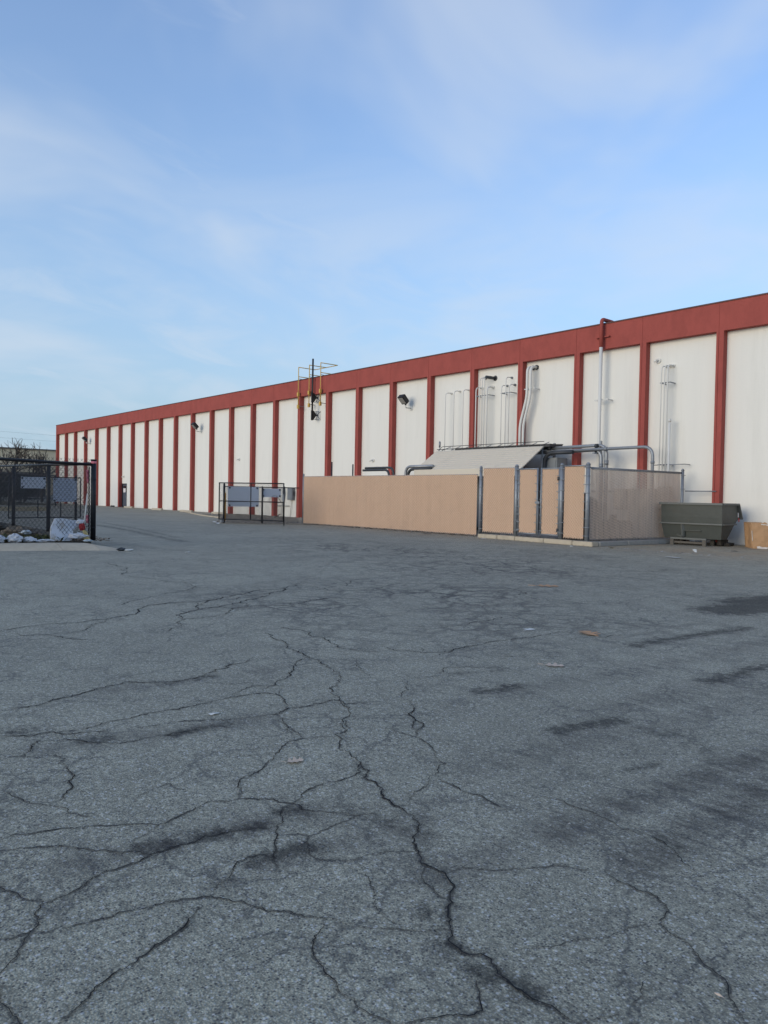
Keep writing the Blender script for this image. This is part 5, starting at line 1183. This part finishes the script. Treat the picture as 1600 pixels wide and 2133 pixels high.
crumple('soil_heap', 'soil', (-26, 5.2, .05), (1.6, 2.6, .5), 53, 'low heap of dark soil behind the fence at the left edge', 'soil heap')
crumple('trash_clump', 'dark_pipe', (-18.9, 7.4, .0), (.16, .22, .08), 61, 'dark crumpled scrap at the tip of the left kerb', 'litter', 'litter on the ground')
crumple('paper_scrap', 'litter', (-18.75, 7.55, .0), (.12, .2, .05), 62, 'white scrap next to the dark one at the kerb tip', 'litter', 'litter on the ground')

# ------------------------------------------------------------------ fallen leaves and litter on the asphalt
def oak_leaf(c, size, rot, mt, label, curl=.25):
    prof = [(0, 0), (.10, .06), (.18, .16), (.24, .42), (.33, .40), (.36, .17), (.46, .20), (.52, .50), (.62, .44), (.66, .18), (.76, .20), (.82, .34), (.90, .26), (1.0, .0)]
    up = [(x-.5, y*.9) for x, y in prof]; dn = [(x-.5, -y*.8) for x, y in prof]
    vs = []; 
    def pt(x, y, k=0): 
        ca_, sa_ = math.cos(rot), math.sin(rot); z = curl*size*(abs(y)**1.5*.9+x*x*.35)+.006
        return (c[0]+size*(x*ca_-y*sa_), c[1]+size*(x*sa_+y*ca_), z)
    n = len(prof); mid = [pt(x-.5, 0) for x, y in prof]; vs = mid+[pt(*p_) for p_ in up]+[pt(*p_) for p_ in dn]
    fs = [(i, i+1, n+i+1, n+i) for i in range(n-1)]+[(i+1, i, 2*n+i, 2*n+i+1) for i in range(n-1)]
    mb = MB(); mb.add(vs, fs); mb.bar(pt(-.5, 0), pt(-.78, .03), size*.012, 4)
    o = mb.build('fallen_leaf', mt, None, loc=(c[0], c[1], 0), fix=False); return tag(o, label, 'leaf', 'leaves lying on the asphalt')
oak_leaf((-3.55, 2.42), .105, R(70), 'leaf_pale', 'pale lobed oak leaf lying nearest the camera on the cracked asphalt', .35)
oak_leaf((-4.89, 7.38), .30, R(150), 'leaf_tan', 'large orange-brown leaf, right of centre in the middle of the lot', .25)
oak_leaf((-4.15, 5.70), .19, R(35), 'leaf_pale', 'narrow pale leaf between the near oak leaf and the orange one', .15)
oak_leaf((-5.47, 7.02), .17, R(100), 'litter', 'small whitish leaf left of the orange leaf', .1)
oak_leaf((-8.04, 10.79), .42, R(45), 'leaf_tan', 'flat brown leaf scrap farther out, on the finely cracked asphalt', .04)
def scrap(c, size, mt, label, seed):
    rn = random.Random(seed); n = 7; vs = [(c[0]+size[0]*.5*math.cos(6.28*i/n)*rn.uniform(.7, 1.1), c[1]+size[1]*.5*math.sin(6.28*i/n)*rn.uniform(.7, 1.1), .006+rn.random()*size[2]) for i in range(n)]
    mb = MB(); mb.add(vs+[(c[0], c[1], .01+size[2]*.8)], [(i, (i+1) % n, n) for i in range(n)])
    o = mb.build('paper_scrap', mt, None, loc=(c[0], c[1], 0), fix=False); return tag(o, label, 'litter', 'litter on the ground')
scrap((-4.66, 2.49), (.05, .10, .008), 'litter', 'short pale chip on the asphalt left of the big crack', 1)
scrap((-10.85, 21.8), (.14, .14, .12), 'litter', 'round white paper ball in front of the hopper', 2)
scrap((-10.14, 19.19), (.5, .35, .02), 'litter', 'flat white paper in front of the hopper, nearer the camera than the ball', 3)
scrap((-10.4, 23.48), (.3, .2, .03), 'dark_pipe', 'small dark scrap between the hopper and the carton', 4)
scrap((-17.51, 8.56), (.16, .14, .03), 'litter', 'small white scrap right of the left kerb tip', 5)
scrap((-1.03, 2.31), (.035, .012, .006), 'leaf_pale', 'tiny straw in the lower right corner of the lot', 6)
scrap((-13.1, 20.9), (.25, .2, .05), 'litter', 'white scrap on the asphalt at the corner of the pad kerb', 7)
scrap((-18.6, 21.0), (.3, .2, .03), 'litter', 'pale scrap along the kerb below the square fence panel', 8)
scrap((-14.2, 20.3), (.12, .1, .04), 'litter', 'little white scrap in front of the corner post', 9)
scrap((-21.9, 21.3), (.5, .25, .02), 'dark_pipe', 'dark flat scrap on the asphalt in front of the long tan fence', 10)
scrap((-32.9, 17.7), (.5, .3, .08), 'litter', 'white scrap under the right end of the black gate', 11)
scrap((-34.4, 18.3), (.5, .3, .08), 'litter', 'white scrap under the left end of the black gate', 12)
mb = MB(); rp = random.Random(9)
for k in range(520):
    d_ = rp.uniform(1.2, 16)**1.0; a = rp.uniform(R(115), R(172)); x, y = d_*math.cos(a), d_*math.sin(a)
    rock(mb, (x, y, -.001), rp.uniform(.0025, .007)*(1+d_*.07), rp)
for k in range(500):
    x = rp.uniform(-31, -9); y = 21.75-(x+31)*.025+rp.gauss(-.15, .18)
    rock(mb, (x, y, -.001), rp.uniform(.01, .035), rp)
o = mb.build('loose_grit', mat('grit', (.26, .26, .25), .9, island=.6, spec=.2), None, loc=(-6, 6, 0), fix=False); tag(o, 'loose grit and small stones scattered over the asphalt', 'grit', kind='stuff')
mb = MB()
for k in range(420):
    x = rp.uniform(-31, -19.8); leafquad(mb, (x, 21.86-abs(rp.gauss(0, .05)), .02+rp.uniform(0, .05)), rp.uniform(.02, .06), rp)
for k in range(260):
    t_ = rp.random(); q = eat(t_); leafquad(mb, (q[0], q[1]-.05-abs(rp.gauss(0, .05)), .155+rp.uniform(0, .04)), rp.uniform(.015, .045), rp)
for k in range(200): leafquad(mb, (-14.3+abs(rp.gauss(0, .05)), rp.uniform(21.5, 26), .155+rp.uniform(0, .04)), rp.uniform(.015, .04), rp)
o = mb.build('leaf_debris', 'soil', None, loc=(-25, 21.8, 0), fix=False); tag(o, 'dark leaf debris gathered along the foot of the tan fences', 'debris', kind='stuff')

# ------------------------------------------------------------------ far background at the left
o = MB().span((-205, -20, .03), (-76, 24.2, .035)).build('grass_strip', 'grass', None, loc=(-120, 5, .03)); tag(o, kind='structure')
fb = thing('far_building', 'big plain tan building on the horizon beyond the bare trees', 'building', (-225, 45, 0))
MB().span((-270, -120, 0), (-220, 140, 12.4)).build('wall', 'far_wall', fb); MB().span((-270.4, -120.4, 12.402), (-219.6, 140.4, 12.75)).build('roof_edge', 'far_roof', fb)
fb2 = thing('far_building', 'low dark building far behind the black gate leaf', 'building', (-150, 25, 0))
MB().span((-160, 2, 0), (-150, 44, 4.2)).build('wall', 'far_low', fb2); MB().span((-160.5, 1.5, 4.202), (-149.5, 44.5, 4.7)).build('roof', 'far_roof', fb2)
for y in (8, 14, 20, 26, 32, 38): MB().span((-150.0, y, 1.0), (-149.93, y+2.4, 2.8)).build('window', 'sign_back', fb2)
pl = MB().span((-56.2, 10.4, 0), (-56.0, 16.5, .3)).build('timber_edge', mat('pale_timber', (.45, .38, .24), .9), None, loc=(-56, 13, 0)); tag(pl, 'pale low timber edging on the ground behind the far gate leaf', 'timber')
def bare_tree(x, y, h_, seed, label, spread=.62):
    rn = random.Random(seed); t = thing('bare_tree', label, 'tree', (x, y, 0), 'bare winter trees in front of the tan building')
    tr = MB(); br = MB(); tw = MB()
    def grow(p, d, L_, r, lev):
        k = 3; pts = [p]
        for i in range(k):
            d = (d+Vector((rn.gauss(0, .13), rn.gauss(0, .13), rn.gauss(.02, .08)))).normalized(); pts.append(pts[-1]+d*L_/k)
        (tr if lev == 0 else br if lev < 3 else tw).tube(pts, r, 6 if lev < 2 else 3, r2=r*.70, caps=False)
        if lev >= 5: return
        n = rn.randint(2, 3) if lev else 4
        for i in range(n):
            a = rn.uniform(0, 6.28); s_ = rn.uniform(.35, 1.0)*spread
            ax = d.orthogonal().normalized(); ax = Matrix.Rotation(a, 3, d) @ ax
            nd = (d*math.cos(s_)+ax*math.sin(s_)); nd.z += .08; nd.normalize()
            b0 = pts[-1] if i < 2 or lev == 0 else pts[-2]
            grow(b0, nd, L_*rn.uniform(.62, .86), max(r*.66, .022), lev+1)
    grow(Vector((x, y, -.05)), Vector((0, 0, 1)), h_*.29, .19, 0)
    tr.build('trunk', 'bark', t, fix=False); br.build('branches', 'bark', t, fix=False); stuff(tw.build('crown', 'twig', t, fix=False))
bare_tree(-94.5, 22.6, 7.6, 3, 'bare tree at the left edge beyond the distant dark fence')
bare_tree(-95.5, 25.6, 7.0, 8, 'slender bare tree right of the widest one, in front of the tan building', .7)
bare_tree(-97.5, 28.2, 7.8, 12, 'bare branching tree closest to the far end of the warehouse')
bare_tree(-86.0, 19.6, 6.2, 17, 'small dark bare tree standing behind the left fence post')
bare_tree(-93.0, 23.6, 7.9, 29, 'broad bare tree whose crown rises above the tan roofline near the left edge', .75)
def evergreen(x, y, w_, h_, seed, label):
    rn = random.Random(seed); t = thing('evergreen_shrub', label, 'shrub', (x, y, 0), 'dark evergreen shrubs beyond the left fence')
    MB().tube([(x, y, 0), (x, y, h_*.6)], .08, 6, r2=.04).build('trunk', 'bark', t)
    mb = MB()
    cl_ = [(rn.gauss(0, .3)*w_, rn.gauss(0, .3)*w_, h_*(.25+.6*rn.random()), rn.uniform(.22, .4)*w_) for _ in range(12)]
    for a, b, c, r_ in cl_:
        for k in range(150):
            v = Vector((rn.gauss(0, 1), rn.gauss(0, 1), rn.gauss(0, 1))).normalized()*r_*rn.uniform(.6, 1)
            leafquad(mb, (x+a+v.x, y+b+v.y, max(.1, c+v.z)), rn.uniform(.08, .17), rn, 1.0)
    stuff(mb.build('crown', 'evergreen', t, fix=False))
evergreen(-78, 18.6, 2.4, 2.6, 5, 'dark evergreen shrub at the left edge of the view')
evergreen(-84, 22.2, 2.8, 2.4, 6, 'dark evergreen shrub behind the signs on the far gate leaf')
evergreen(-89, 22.8, 3.0, 3.2, 7, 'taller dark evergreen between the bare trees')
def wire(z0, z1, x, label):
    pts = [(x-2*i, -60+i*12.0, z0+(z1-z0)*i/14-1.2*math.sin(math.pi*i/14)) for i in range(15)]
    o = MB().tube(pts, .011, 4).build('power_line', 'dark_pipe', None, loc=(x, 20, z0)); tag(o, label, 'power line', 'power lines at the horizon')
wire(11.5, 10.8, -105, 'upper thin power line above the bare trees'); wire(10.6, 10.0, -106, 'lower thin power line above the bare trees')
